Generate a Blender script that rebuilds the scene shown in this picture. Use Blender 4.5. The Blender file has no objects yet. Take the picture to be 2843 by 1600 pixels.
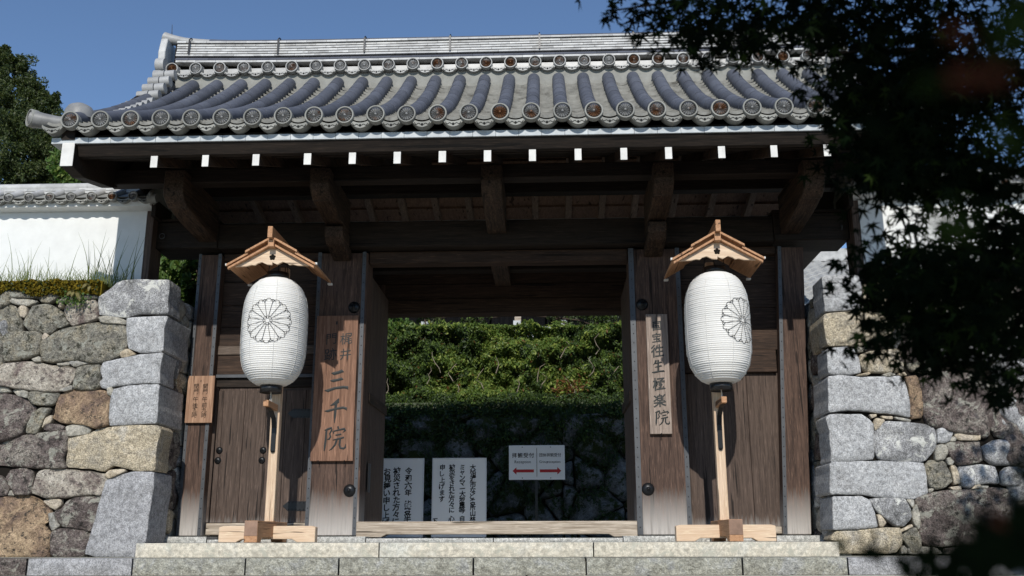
import bpy, math, random
from mathutils import Vector, Matrix, noise
rnd = random.Random(7)
D = bpy.data
scene = bpy.context.scene
col = scene.collection

# ------------------------------------------------------------------ camera
CAM = Vector((0.624, -11.6, 0.0215)); YAW, PITCH, ROLL = [math.radians(a) for a in (2.188, 14.646, -0.131)]
FPX, PW, PH = 2675.7, 2843.0, 1600.0
_f = Vector((-math.sin(YAW)*math.cos(PITCH), math.cos(YAW)*math.cos(PITCH), math.sin(PITCH)))
_r0 = Vector((math.cos(YAW), math.sin(YAW), 0)); _u0 = _r0.cross(_f)
_r = _r0*math.cos(ROLL)+_u0*math.sin(ROLL); _u = -_r0*math.sin(ROLL)+_u0*math.cos(ROLL)
cd = D.cameras.new('camera'); cam = D.objects.new('camera', cd); col.objects.link(cam)
m = Matrix((( _r.x,_u.x,-_f.x,CAM.x),( _r.y,_u.y,-_f.y,CAM.y),( _r.z,_u.z,-_f.z,CAM.z),(0,0,0,1)))
cam.matrix_world = m
cd.sensor_width = 36; cd.lens = FPX/PW*36; cd.clip_start = .05; cd.clip_end = 2000
cd.dof.use_dof = True; cd.dof.focus_distance = 11.5; cd.dof.aperture_fstop = 3.4
scene.camera = cam
# ------------------------------------------------------------------ light
W = D.worlds.new('World'); scene.world = W; W.use_nodes = True
nt = W.node_tree; bg = nt.nodes['Background']
sky = nt.nodes.new('ShaderNodeTexSky'); sky.sky_type = 'NISHITA'; sky.sun_disc = False
sky.sun_elevation = math.radians(35); sky.sun_rotation = math.radians(180); sky.air_density = 1.0; sky.dust_density = 0; sky.ozone_density = 4.0; sky.altitude = 900
nt.links.new(sky.outputs[0], bg.inputs[0]); bg.inputs[1].default_value = 0.132
sl = D.lights.new('sun', 'SUN'); sun = D.objects.new('sun', sl); col.objects.link(sun)
sl.energy = 4.0; sl.angle = math.radians(.55); sl.color = (1, .955, .88); sun.rotation_euler = (math.radians(55), 0, 0)
scene.view_settings.view_transform = 'Standard'; scene.view_settings.look = 'None'
scene.view_settings.exposure = 0; scene.view_settings.gamma = 1; scene.view_settings.use_curve_mapping = False
scene.cycles.max_bounces = 6; scene.cycles.diffuse_bounces = 3

def at(px, py, y):
    d = _f + _r*((px-PW/2)/FPX) + _u*((PH/2-py)/FPX)
    return CAM + d*((y-CAM.y)/d.y)
def xz(px, py, y):
    p = at(px, py, y); return (p.x, p.z)

# ------------------------------------------------------------------ helpers
def tag(o, label=None, cat=None, group=None, kind=None):
    if label: o['label'] = label
    if cat: o['category'] = cat
    if group: o['group'] = group
    if kind: o['kind'] = kind
    return o
def thing(name, label, cat, loc=(0,0,0), group=None, rz=0):
    o = D.objects.new(name, None); col.objects.link(o); o.location = loc; o.rotation_euler = (0,0,rz)
    o.empty_display_size = .1
    return tag(o, label, cat, group)
class MB:
    def __init__(s): s.v=[]; s.f=[]; s.m=[]; s.sm=[]
    def add(s, vs, fs, mi=0, smooth=False):
        b=len(s.v); s.v += [tuple(v) for v in vs]
        for f in fs: s.f.append([b+i for i in f]); s.m.append(mi); s.sm.append(smooth)
        return s
    def box(s, a, b, mi=0, M=None):
        (x0,y0,z0),(x1,y1,z1)=a,b
        vs=[Vector((x,y,z)) for z in (z0,z1) for y in (y0,y1) for x in (x0,x1)]
        if M: vs=[M@v for v in vs]
        return s.add(vs,[(0,2,3,1),(4,5,7,6),(0,1,5,4),(2,6,7,3),(0,4,6,2),(1,3,7,5)],mi)
    def prism(s, poly, axis, a, b, mi=0, capm=None):
        # poly: list of 2D points; axis 'x': (y,z); 'y': (x,z); 'z': (x,y)
        n=len(poly)
        def P(p,t): return (t,p[0],p[1]) if axis=='x' else ((p[0],t,p[1]) if axis=='y' else (p[0],p[1],t))
        vs=[P(p,a) for p in poly]+[P(p,b) for p in poly]
        area=sum(poly[i][0]*poly[(i+1)%n][1]-poly[(i+1)%n][0]*poly[i][1] for i in range(n))
        flip=(area<0)!=(axis=='y')
        fs=[list(range(n))[::-1],list(range(n,2*n))]+[(i,(i+1)%n,n+(i+1)%n,n+i) for i in range(n)]
        if (b<a): flip=not flip
        if flip: fs=[f[::-1] for f in fs]
        return s.add(vs,fs,mi)
    def tube(s, pts, rad, seg=10, mi=0, smooth=True, cap=True):
        pts=[Vector(p) for p in pts]; n=len(pts); rings=[]
        for i,p in enumerate(pts):
            t=(pts[min(i+1,n-1)]-pts[max(i-1,0)]).normalized()
            ref=Vector((0,0,1)) if abs(t.z)<.9 else Vector((0,1,0))
            a=t.cross(ref).normalized(); b=a.cross(t)
            r=rad[i] if isinstance(rad,(list,tuple)) else rad
            rings.append([p+a*math.cos(2*math.pi*k/seg)*r+b*math.sin(2*math.pi*k/seg)*r for k in range(seg)])
        vs=[v for R in rings for v in R]
        fs=[(i*seg+k,i*seg+(k+1)%seg,(i+1)*seg+(k+1)%seg,(i+1)*seg+k) for i in range(n-1) for k in range(seg)]
        s.add(vs,fs,mi,smooth)
        if cap: s.add(rings[0],[list(range(seg))[::-1]],mi); s.add(rings[-1],[list(range(seg))],mi)
        return s
    def lathe(s, prof, c=(0,0,0), seg=24, mi=0, axis='z', smooth=True):
        # prof: (r,h) ; axis z up or 'y' (towards -y)
        vs=[]
        for r,h in prof:
            for k in range(seg):
                a=2*math.pi*k/seg; x=r*math.cos(a); y=r*math.sin(a)
                vs.append((c[0]+x,c[1]+y,c[2]+h) if axis=='z' else (c[0]+x,c[1]-h,c[2]+y))
        fs=[(i*seg+k,i*seg+(k+1)%seg,(i+1)*seg+(k+1)%seg,(i+1)*seg+k) for i in range(len(prof)-1) for k in range(seg)]
        return s.add(vs,fs,mi,smooth)
    def mesh(s,name,mats):
        me=D.meshes.new(name); me.from_pydata(s.v,[],s.f)
        for mm in (mats if isinstance(mats,(list,tuple)) else [mats]): me.materials.append(mm)
        me.polygons.foreach_set('material_index',s.m); me.polygons.foreach_set('use_smooth',s.sm)
        me.update(); return me
ROOF=False; RSC=.965   # roof parts are drawn slightly large around the origin and set down at this size
def put(name, me, parent=None, loc=(0,0,0), bevel=0, rot=None):
    o=D.objects.new(name,me); col.objects.link(o); o.location=loc
    if ROOF and parent and parent.name.startswith('temple_gate'): o.location=(loc[0]*RSC+.0218,loc[1]*RSC-.406,loc[2]*RSC+.0008); o.scale=(RSC,)*3
    if rot: o.rotation_euler=rot
    if parent: o.parent=parent
    if bevel:
        b=o.modifiers.new('bevel','BEVEL'); b.width=bevel; b.segments=1; b.limit_method='ANGLE'
    return o
def part(name, mb, mat, parent=None, bevel=0, kind=None, label=None, world=False):
    # world=True: mesh written in world coordinates while the parent sits elsewhere
    loc=(0,0,0)
    if world and parent:
        p=parent; L=Vector(p.location)
        while p.parent: p=p.parent; L+=Vector(p.location)
        loc=-L
    o=put(name, mb.mesh(name,mat), parent, loc, bevel)
    if kind: o['kind']=kind
    if label: o['label']=label
    return o
def boxpart(name,a,b,mat,parent,bevel=.006,**k): return part(name,MB().box(a,b),mat,parent,bevel,**k)
def copy_tree(o, parent=None):
    c=o.copy(); col.objects.link(c); c.parent=parent
    for ch in list(o.children): copy_tree(ch,c)
    return c

# ------------------------------------------------------------------ materials
def N(nt,t,**k):
    n=nt.nodes.new('ShaderNode'+t)
    for a,b in k.items(): setattr(n,a,b)
    return n
def newmat(name, rough=.8, spec=.3, metal=0):
    mt=D.materials.new(name); mt.use_nodes=True; nt=mt.node_tree; p=nt.nodes['Principled BSDF']
    p.inputs['Roughness'].default_value=rough; p.inputs['Specular IOR Level'].default_value=spec; p.inputs['Metallic'].default_value=metal
    return mt,nt,p
def ramp(nt, fac, stops):
    r=N(nt,'ValToRGB'); e=r.color_ramp.elements
    e[0].position,e[0].color=stops[0][0],(*stops[0][1],1); e[1].position,e[1].color=stops[-1][0],(*stops[-1][1],1)
    for s in stops[1:-1]:
        x=e.new(s[0]); x.color=(*s[1],1)
    nt.links.new(fac,r.inputs[0]); return r.outputs[0]
def coord(nt, scale=(1,1,1), kind='Object', offrand=0):
    tc=N(nt,'TexCoord'); mp=N(nt,'Mapping'); mp.inputs['Scale'].default_value=scale
    nt.links.new(tc.outputs[kind],mp.inputs[0])
    if offrand:
        oi=N(nt,'ObjectInfo'); mu=N(nt,'Math',operation='MULTIPLY'); mu.inputs[1].default_value=offrand
        nt.links.new(oi.outputs['Random'],mu.inputs[0]); nt.links.new(mu.outputs[0],mp.inputs['Location'])
    return mp.outputs[0]
def noi(nt, vec, scale, detail=4, rough=.6, dist=0):
    n=N(nt,'TexNoise'); n.inputs['Scale'].default_value=scale; n.inputs['Detail'].default_value=detail
    n.inputs['Roughness'].default_value=rough; n.inputs['Distortion'].default_value=dist
    nt.links.new(vec,n.inputs['Vector']); return n.outputs[0]
def mix(nt, fac, a, b, bt='MIX'):
    n=N(nt,'MixRGB',blend_type=bt)
    for s,v in ((0,fac),(1,a),(2,b)):
        if isinstance(v,(int,float)): n.inputs[s].default_value=v
        elif isinstance(v,tuple): n.inputs[s].default_value=(*v,1)
        else: nt.links.new(v,n.inputs[s])
    return n.outputs[0]
def mth(nt, op, a, b=0, clamp=False):
    n=N(nt,'Math',operation=op); n.use_clamp=clamp
    for s,v in ((0,a),(1,b)):
        if isinstance(v,(int,float)): n.inputs[s].default_value=v
        else: nt.links.new(v,n.inputs[s])
    return n.outputs[0]
def bump(nt,p,h,strength=.4,dist=.01):
    b=N(nt,'Bump'); b.inputs['Strength'].default_value=strength; b.inputs['Distance'].default_value=dist
    nt.links.new(h,b.inputs['Height']); nt.links.new(b.outputs[0],p.inputs['Normal'])
def flat(name,c,rough=.7,spec=.3,metal=0,var=0):
    mt,nt,p=newmat(name,rough,spec,metal)
    if var:
        v=noi(nt,coord(nt,offrand=9),6,5); cc=ramp(nt,v,[(.3,tuple(x*(1-var) for x in c)),(.7,tuple(min(1,x*(1+var)) for x in c))]); nt.links.new(cc,p.inputs['Base Color'])
    else: p.inputs['Base Color'].default_value=(*c,1)
    return mt

def wood(name, axis, dark, light, streak=1.0, bleach=None, rough=.75, knots=False, gs=1.0):
    """grain along axis; bleach: (z0,z1) weathered silver foot of a timber between those heights"""
    mt,nt,p=newmat(name,rough,.25)
    sc={'x':(1.2,26,26),'y':(26,1.2,26),'z':(26,26,1.2)}[axis]; sc=tuple(s*gs for s in sc)
    v=coord(nt,sc,offrand=13); n1=noi(nt,v,1.6,7,.65,.4)
    v2=coord(nt,tuple(s*.12+.3 for s in sc),offrand=5); n2=noi(nt,v2,1.3,4,.55)
    v3=coord(nt,tuple(s*3.2 for s in sc)); n3=noi(nt,v3,1.5,3,.6)
    c=ramp(nt,n1,[(.35,dark),(.5,tuple((a+b)/2 for a,b in zip(dark,light))),(.64,light)])
    c=mix(nt,mth(nt,'MULTIPLY',n2,.9*streak,True),c,tuple(x*.45 for x in dark),'MIX')
    c=mix(nt,ramp(nt,n3,[(.55,(0,0,0)),(.72,(.55,.55,.55))]),c,tuple(min(1,x*1.7) for x in light))
    vc=coord(nt,tuple(q*.75 for q in sc),offrand=21); nc=noi(nt,vc,1.0,3,.5,.2); c=mix(nt,ramp(nt,nc,[(.335,(.9,.9,.9)),(.36,(0,0,0))]),c,tuple(q*.25 for q in dark))
    if bleach:
        tc=N(nt,'TexCoord'); sp=N(nt,'SeparateXYZ'); nt.links.new(tc.outputs['Object'],sp.inputs[0])
        z=sp.outputs['Z']; wob=mth(nt,'MULTIPLY',mth(nt,'SUBTRACT',n1,.5),.5)
        zz=mth(nt,'ADD',z,wob); mr=N(nt,'MapRange'); nt.links.new(zz,mr.inputs[0]); mr.inputs[1].default_value=bleach[0]; mr.inputs[2].default_value=bleach[1]; mr.inputs[3].default_value=1; mr.inputs[4].default_value=0
        pale=ramp(nt,n1,[(.3,(.26,.24,.22)),(.6,(.46,.43,.40))])
        c=mix(nt,mr.outputs[0],c,pale)
    nt.links.new(c,p.inputs['Base Color'])
    bump(nt,p,mth(nt,'ADD',n1,mth(nt,'MULTIPLY',n3,.4)),.5,.006)
    return mt
M={}
M['wz']=wood('weathered_post_wood','z',(.050,.031,.024),(.175,.108,.080),bleach=(.14,.60))
M['wz2']=wood('door_plank_wood','z',(.055,.038,.030),(.13,.092,.073),streak=.6,bleach=(.02,.28))
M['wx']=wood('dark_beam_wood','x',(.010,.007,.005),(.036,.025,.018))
M['wxb2']=wood('faded_rail_wood','x',(.09,.065,.05),(.20,.155,.125))
M['wxb']=wood('rear_rafter_wood','y',(.16,.115,.085),(.30,.22,.16))
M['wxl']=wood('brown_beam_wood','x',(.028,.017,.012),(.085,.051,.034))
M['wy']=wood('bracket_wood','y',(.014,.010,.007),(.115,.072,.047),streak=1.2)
M['board']=wood('soffit_wood','y',(.15,.095,.065),(.26,.165,.11),streak=.3)
M['sill']=wood('silver_sill_wood','x',(.24,.19,.14),(.50,.43,.35),streak=.15)
M['plaqL']=wood('signboard_wood','z',(.13,.068,.044),(.28,.155,.102),streak=.25,gs=.8)
M['plaqR']=wood('pale_signboard_wood','z',(.19,.15,.125),(.36,.29,.245),streak=.2,gs=.8)
M['hours']=wood('hours_board_wood','z',(.24,.135,.085),(.42,.26,.17),streak=.2,gs=.8)
M['new_z']=wood('fresh_post_wood','z',(.50,.35,.23),(.66,.50,.36),streak=.08,rough=.6)
M['new_x']=wood('fresh_foot_wood','x',(.56,.40,.27),(.70,.54,.39),streak=.08,rough=.6)
M['new_y']=wood('fresh_roof_wood','y',(.34,.175,.085),(.50,.28,.155),streak=.08,rough=.6)
M['endgrain']=flat('end_grain_wood',(.25,.16,.115),.8,var=.35)
M['white']=flat('white_paint',(.68,.67,.64),.7,var=.14)
M['plaster']=flat('white_plaster',(.72,.73,.715),.9,.1,var=.05)
M['iron']=flat('black_iron',(.02,.021,.023),.38,.5,.6)
M['strip']=flat('grey_metal_strip',(.075,.079,.086),.5,.5,.35,var=.2)
M['blackpl']=flat('black_lacquer',(.012,.012,.013),.3,.5)
M['rope']=flat('white_cord',(.7,.68,.62),.9)
M['ink']=flat('black_ink',(.012,.012,.013),.8,.1)
M['carve']=flat('dark_carved_letter',(.028,.032,.032),.6,.3)
M['paper']=flat('lantern_paper',(.70,.69,.66),.75,.2,var=.035)
M['noticepaper']=flat('notice_paper',(.88,.90,.92),.8,.1)
M['frame']=flat('aluminium_frame',(.75,.77,.8),.4,.5)
M['signwhite']=flat('sign_white_panel',(.82,.84,.85),.5)
M['signred']=flat('sign_red_arrow',(.45,.03,.035),.6)
M['bark']=flat('bark',(.06,.045,.035),.9,.1,var=.4)
M['bark2']=flat('pale_twig_bark',(.26,.22,.17),.9,.1,var=.3)
M['dark']=flat('dark_gap',(.015,.013,.011),.95,.05)
M['eavebd']=flat('silver_eave_board',(.47,.50,.52),.6,var=.2)

def tile(name, c1, c2, rough=.42, spec=.5, stain=None, bumps=.15):
    mt,nt,p=newmat(name,rough,spec)
    v=coord(nt,offrand=17); n=noi(nt,v,7,6,.65); n2=noi(nt,v,60,3)
    oi=N(nt,'ObjectInfo')
    c=ramp(nt,n,[(.3,c1),(.7,c2)])
    k=mth(nt,'ADD',mth(nt,'MULTIPLY',oi.outputs['Random'],.35),.82)
    c=mix(nt,1.0,c,N_comb(nt,k),'MULTIPLY')
    if stain: c=mix(nt,ramp(nt,noi(nt,coord(nt,offrand=3),3.3,5,.7),[(.55,(0,0,0)),(.68,(.8,.8,.8))]),c,stain)
    nt.links.new(c,p.inputs['Base Color']); bump(nt,p,n2,bumps,.003); return mt
def N_comb(nt,k):
    cb=N(nt,'CombineXYZ'); 
    for i in range(3): nt.links.new(k,cb.inputs[i])
    return cb.outputs[0]
M['tblue']=tile('blue_grey_roof_tile',(.070,.076,.096),(.100,.107,.130),.6,.3)
M['tpan']=tile('grey_pan_tile',(.16,.158,.145),(.30,.295,.27),.7,.25,stain=(.075,.07,.06))
M['tsil']=tile('silver_ridge_tile',(.36,.36,.355),(.54,.54,.525),.42,.5,stain=(.20,.195,.185))
M['tmid']=tile('mid_grey_tile',(.15,.15,.15),(.24,.24,.235),.5,.45)
M['tsil2']=tile('weathered_verge_tile',(.26,.26,.26),(.38,.38,.37),.45,.5)
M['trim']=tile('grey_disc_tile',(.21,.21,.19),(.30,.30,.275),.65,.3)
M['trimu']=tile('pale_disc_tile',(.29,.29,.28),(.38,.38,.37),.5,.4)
# crest relief with rust staining that differs from disc to disc
def crestmat(name,base):
    mt,nt,p=newmat(name,.5,.4)
    v=coord(nt,offrand=31); n=noi(nt,v,9,4,.6); oi=N(nt,'ObjectInfo')
    th=mth(nt,'ADD',n,mth(nt,'MULTIPLY',mth(nt,'SUBTRACT',oi.outputs['Random'],.5),.55))
    c=mix(nt,ramp(nt,th,[(.5,(0,0,0)),(.66,(1,1,1))]),base,(.16,.075,.035)); nt.links.new(c,p.inputs['Base Color']); return mt
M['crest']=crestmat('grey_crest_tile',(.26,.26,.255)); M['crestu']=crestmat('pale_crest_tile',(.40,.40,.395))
M['recess']=flat('crest_recess',(.02,.02,.02),.9)

def rock(name, cols, speck=.35, lich=None, spots=None, moss=0, bs=.5, big=3.0, chip=1):
    mt,nt,p=newmat(name,.92,.15)
    v=coord(nt,offrand=23); a=noi(nt,v,big,9,.72,.5); b=noi(nt,v,85,3,.7); c3=noi(nt,v,22,6,.72)
    base=ramp(nt,a,[(.38+.24*i/(len(cols)-1),cc) for i,cc in enumerate(cols)])
    g=ramp(nt,b,[(.40,(1-speck,)*3),(.60,(1+speck*.6,)*3)])
    base=mix(nt,1,base,g,'MULTIPLY')
    g2=ramp(nt,c3,[(.38,(.66,.66,.66)),(.60,(1.14,1.14,1.14))]); base=mix(nt,1,base,g2,'MULTIPLY')
    if lich:
        l=noi(nt,v,5.5,8,.75,.6); base=mix(nt,ramp(nt,l,[(.545,(0,0,0)),(.585,(.8,.8,.8))]),base,lich)
    if spots:
        s=noi(nt,v,14,7,.8,.4); base=mix(nt,ramp(nt,s,[(.545,(0,0,0)),(.585,(.92,.92,.92))]),base,spots)
    if moss:
        s=noi(nt,v,4,7,.75,.3); base=mix(nt,ramp(nt,s,[(.6-moss,(0,0,0)),(.66-moss,(1,1,1))]),base,(.035,.045,.012))
    nt.links.new(base,p.inputs['Base Color']); vo=N(nt,'TexVoronoi'); vo.inputs['Scale'].default_value=9; nt.links.new(v,vo.inputs['Vector']); bump(nt,p,mth(nt,'ADD',mth(nt,'ADD',c3,mth(nt,'MULTIPLY',b,.25)),mth(nt,'MULTIPLY',vo.outputs['Distance'],.5*chip)),bs,.055); return mt
R={}
R['g']=rock('grey_granite',[(.36,.36,.36),(.42,.425,.43),(.48,.48,.48)],.38,bs=.3,chip=.3)
R['gb']=rock('plain_corner_granite',[(.30,.30,.305),(.36,.36,.37),(.42,.42,.43)],.38,bs=.35,chip=.3)
R['gl']=rock('grey_granite_with_lichen',[(.20,.20,.20),(.31,.31,.315),(.46,.46,.455)],.5,lich=(.62,.62,.57),bs=.4)
R['t']=rock('tan_granite',[(.38,.34,.27),(.54,.46,.33),(.46,.42,.35)],.5,bs=.6)
R['o']=rock('orange_brown_rock',[(.17,.12,.10),(.34,.24,.16),(.54,.40,.26)],.35,spots=(.05,.045,.04),bs=.8)
R['p']=rock('purple_brown_rock',[(.13,.105,.098),(.22,.18,.165),(.37,.33,.285)],.5,lich=(.46,.45,.38),spots=(.045,.042,.038),bs=1.0,big=4.5)
R['w']=rock('pale_streaked_rock',[(.20,.155,.14),(.48,.43,.36),(.58,.53,.45)],.35,spots=(.09,.075,.07),bs=.8,big=4)
R['m']=rock('lichen_grey_rock',[(.20,.19,.165),(.34,.32,.265),(.42,.37,.27)],.45,lich=(.42,.42,.36),spots=(.05,.05,.036),bs=1.0,big=5)
R['s']=rock('small_wedge_stone',[(.34,.33,.29),(.46,.43,.36),(.38,.37,.34)],.3,bs=.6)
R['so']=rock('small_tan_stone',[(.46,.38,.27),(.58,.50,.38),(.52,.45,.37)],.3,bs=.6)
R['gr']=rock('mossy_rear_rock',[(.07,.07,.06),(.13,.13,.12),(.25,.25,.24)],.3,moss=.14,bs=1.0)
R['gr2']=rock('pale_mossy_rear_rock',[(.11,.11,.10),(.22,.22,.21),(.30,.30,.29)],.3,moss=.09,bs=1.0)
R['step']=rock('pale_step_granite',[(.56,.52,.43),(.62,.57,.47),(.57,.56,.50)],.14,lich=(.44,.43,.36),bs=.25,big=1.2,chip=.2)
R['step2']=rock('rough_step_granite',[(.40,.39,.33),(.54,.53,.45),(.50,.50,.475)],.3,bs=1.0,big=5)
R['base']=rock('speckled_base_granite',[(.46,.46,.43),(.54,.53,.50)],.35,bs=.3)
def leafmat(name, c1, c2, trans=.25, rough=.5):
    mt,nt,p=newmat(name,rough,.35)
    n=noi(nt,coord(nt),9,3); c=ramp(nt,n,[(.35,c1),(.65,c2)]); nt.links.new(c,p.inputs['Base Color'])
    if rough>.65: p.inputs['Specular IOR Level'].default_value=.05
    if trans:
        tr=N(nt,'BsdfTranslucent'); mx=N(nt,'MixShader'); mx.inputs[0].default_value=trans
        nt.links.new(mix(nt,1,c,(1.6,1.7,.9),'MULTIPLY'),tr.inputs[0]); nt.links.new(p.outputs[0],mx.inputs[1]); nt.links.new(tr.outputs[0],mx.inputs[2])
        nt.links.new(mx.outputs[0],nt.nodes['Material Output'].inputs[0])
    return mt
M['leafH1']=leafmat('hedge_leaf',(.065,.11,.02),(.12,.185,.035))
M['leafH2']=leafmat('hedge_leaf_young',(.17,.23,.045),(.27,.32,.07))
M['leafH3']=leafmat('hedge_leaf_red',(.14,.05,.02),(.16,.09,.03))
M['leafI']=leafmat('ivy_and_shaded_leaf',(.022,.042,.012),(.045,.075,.018),.15)
M['leafT1']=leafmat('dark_tree_leaf',(.022,.038,.010),(.045,.065,.014),.15)
M['leafT2']=leafmat('tree_leaf',(.045,.062,.014),(.075,.095,.02),.2)
M['leafC1']=leafmat('cherry_leaf',(.05,.10,.02),(.10,.17,.04),.3)
M['leafC2']=leafmat('cherry_leaf_pale',(.15,.20,.05),(.22,.27,.09),.3)
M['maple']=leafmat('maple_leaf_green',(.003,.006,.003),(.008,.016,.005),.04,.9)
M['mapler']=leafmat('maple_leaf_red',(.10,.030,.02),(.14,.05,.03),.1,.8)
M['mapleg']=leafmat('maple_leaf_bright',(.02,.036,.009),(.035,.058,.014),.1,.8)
M['moss']=leafmat('orange_moss',(.10,.085,.010),(.17,.12,.015),0,.95)
M['grass']=leafmat('grass_blade',(.06,.09,.02),(.14,.16,.05),.3)
M['fern']=leafmat('fern_leaf',(.14,.13,.04),(.28,.24,.10),.3)
M['gravel']=rock('gravel_ground',[(.28,.265,.235),(.36,.34,.30)],.4,bs=.5)

# ------------------------------------------------------------------ ground and steps
g=MB(); g.box((-60,-60,-1.75),(60,-3.2,-1.7)); o=part('ground',g,M['gravel']); tag(o,kind='structure')
M['sand']=rock('pale_sand_ground',[(.52,.50,.45),(.62,.60,.55)],.25,bs=.4)
g=MB(); g.box((-60,.35,-.5),(60,120,-.02)); o=part('courtyard',g,M['sand']); tag(o,kind='structure')
steps=thing('stone_steps',None,None); tag(steps,kind='structure')
def stoneblock(name,a,b,mat,parent,rough=.004,bev=.008):
    # a dressed block whose front face is a grid with slight relief
    (x0,y0,z0),(x1,y1,z1)=a,b; mb=MB()
    nx=max(2,int((x1-x0)/.07)); nz=max(2,int((z1-z0)/.05))
    vs=[]
    for j in range(nz+1):
        for i in range(nx+1):
            x=x0+(x1-x0)*i/nx; z=z0+(z1-z0)*j/nz
            e=min(i,nx-i,j,nz-j); d=noise.noise(Vector((x*6,z*7,y0)))*rough+noise.noise(Vector((x*17,z*19,y0)))*rough*.6
            y=y0+(bev if e==0 else 0)+(d if e else abs(d)*.5)
            vs.append((x+(bev*(1 if i==0 else -1 if i==nx else 0))*.6,y,z+(bev*(1 if j==0 else -1 if j==nz else 0))*.6))
    fs=[(j*(nx+1)+i,j*(nx+1)+i+1,(j+1)*(nx+1)+i+1,(j+1)*(nx+1)+i) for j in range(nz) for i in range(nx)]
    mb.add(vs,fs,0,rough>.006)
    mb.box((x0+bev*.6,y0+bev+.002,z0),(x1-bev*.6,y1,z1-bev*.6))
    return part(name,mb,mat,parent)
s1=[-3.89,-1.60,.70,3.68]   # joints of the top step
s1=[-3.645,xz(1052,1525,-1.5)[0],xz(1648,1525,-1.5)[0],3.512]
for i in range(3): stoneblock('step_stone',(s1[i]+.0015,-1.5,-.147),(s1[i+1]-.0015,-1.0,0),R['step'],steps,.003)
bx=[-6.5,xz(73,1570,-1.85)[0],xz(366,1570,-1.85)[0],xz(680,1570,-1.85)[0],xz(940,1570,-1.85)[0],xz(1314,1570,-1.85)[0],xz(1627,1570,-1.85)[0],xz(2062,1570,-1.85)[0],xz(2355,1570,-1.85)[0],xz(2590,1570,-1.85)[0],6.5]
for i in range(len(bx)-1):
    stoneblock('step_stone',(bx[i]+.003,-1.85+rnd.uniform(-.006,.006),-.309),(bx[i+1]-.003,-1.42,-.143-rnd.uniform(0,.003)),R['step2'] if 2<=i<8 else R['gb'] if i else R['p'],steps,.014,.01)
for k in range(8):
    z1=-.309-.165*k; x=-6.5
    while x<6.5:
        w=rnd.uniform(1.1,1.7); stoneblock('step_stone',(x+.005,-2.2-.34*k,z1-.165),(min(x+w,6.5)-.005,-1.83-.34*k,z1),R['step'],steps,.004); x+=w
part('platform_slab',MB().box((-3.64,-1.01,-.4),(3.505,.4,-.004)),R['base'],steps); part('platform_slab',MB().box((-3.83,-.8,-.4),(-3.645,.4,-.006)),R['base'],steps); part('platform_slab',MB().box((3.51,-.8,-.4),(3.83,.4,-.006)),R['base'],steps); part('step_tread',MB().box((-7.6,-1.43,-.4),(7.2,-.75,-.150)),R['step2'],steps)
def z_at(px,py,y): return at(px,py,y).z
ztop=z_at(700,1490,-.1)
for (a,b,zt) in ((-3.92,-3.33,ztop+.002),(-3.325,-2.42,.035),(-2.415,-1.49,ztop),(-1.485,-.03,.045),(-.025,1.44,.045),(1.445,2.42,ztop),(2.425,3.16,.035),(3.165,3.70,ztop)):
    stoneblock('base_stone',(a,-.30,-.003),(b,.42,zt),R['base'],steps,.002,.006)

# ------------------------------------------------------------------ the gate timber
gate=thing('temple_gate','large old timber temple gate with grey tiled roof between stone walls','gate')
ZB=.074
def post(x0,x1,ya,yb,ztop,strips,lean=0):
    mb=MB()
    prof=[(x0,ZB),(x1,ZB),(x1+lean,ztop),(x0+lean,ztop)]
    mb.prism(prof,'y',ya,yb); o=part('post',mb,M['wz'],gate,.008)
    for (sx0,sx1) in strips:
        mb=MB(); mb.prism([(sx0,ZB+.002),(sx1,ZB+.002),(sx1+lean,3.55),(sx0+lean,3.55)],'y',ya-.006,ya-.0005)
        z=.16
        while z<3.5:
            t=lean*(z-ZB)/(ztop-ZB); xc=(sx0+sx1)/2+t; mb.lathe([(.007,0),(.006,.003),(.001,.005)],(xc,ya-.006,z),6,1,'y'); z+=.115
        s=put('metal_strip',mb.mesh('metal_strip',[M['strip'],M['iron']]),o)
    return o
pL=post(-2.27,-1.70,0,.36,3.54,[(-2.27,-2.225)])
pLi=post(-1.698,-1.637,.0,.36,3.54,[(-1.705,-1.66)])
pR=post(1.70,2.27,0,.36,3.54,[(1.635,1.70),(2.215,2.268)])
pRi=post(1.637,1.698,.012,.36,3.54,[])
pOL=post(-3.80,-3.505,0,.32,3.54,[(-3.55,-3.507),(-3.80,-3.765)])
pOR=post(3.315,3.632,0,.32,3.54,[(3.315,3.358)],.175)
# iron bosses
def boss(x,y,z,r,parent):
    mb=MB().lathe([(r,0),(r*.96,r*.12),(r*.75,r*.36),(r*.4,r*.5),(r*.22,r*.54),(r*.2,r*.72),(r*.1,r*.8),(0.001,r*.82)],(0,0,0),20,0,'y')
    return put('boss',mb.mesh('boss',M['iron']),parent,(x,y,z))
boss(-1.755,-.001,.593,.075,pL); boss(-1.79,-.001,2.829,.075,pL); boss(1.775,-.001,.595,.075,pR); boss(1.785,-.001,2.824,.075,pR)
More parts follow.
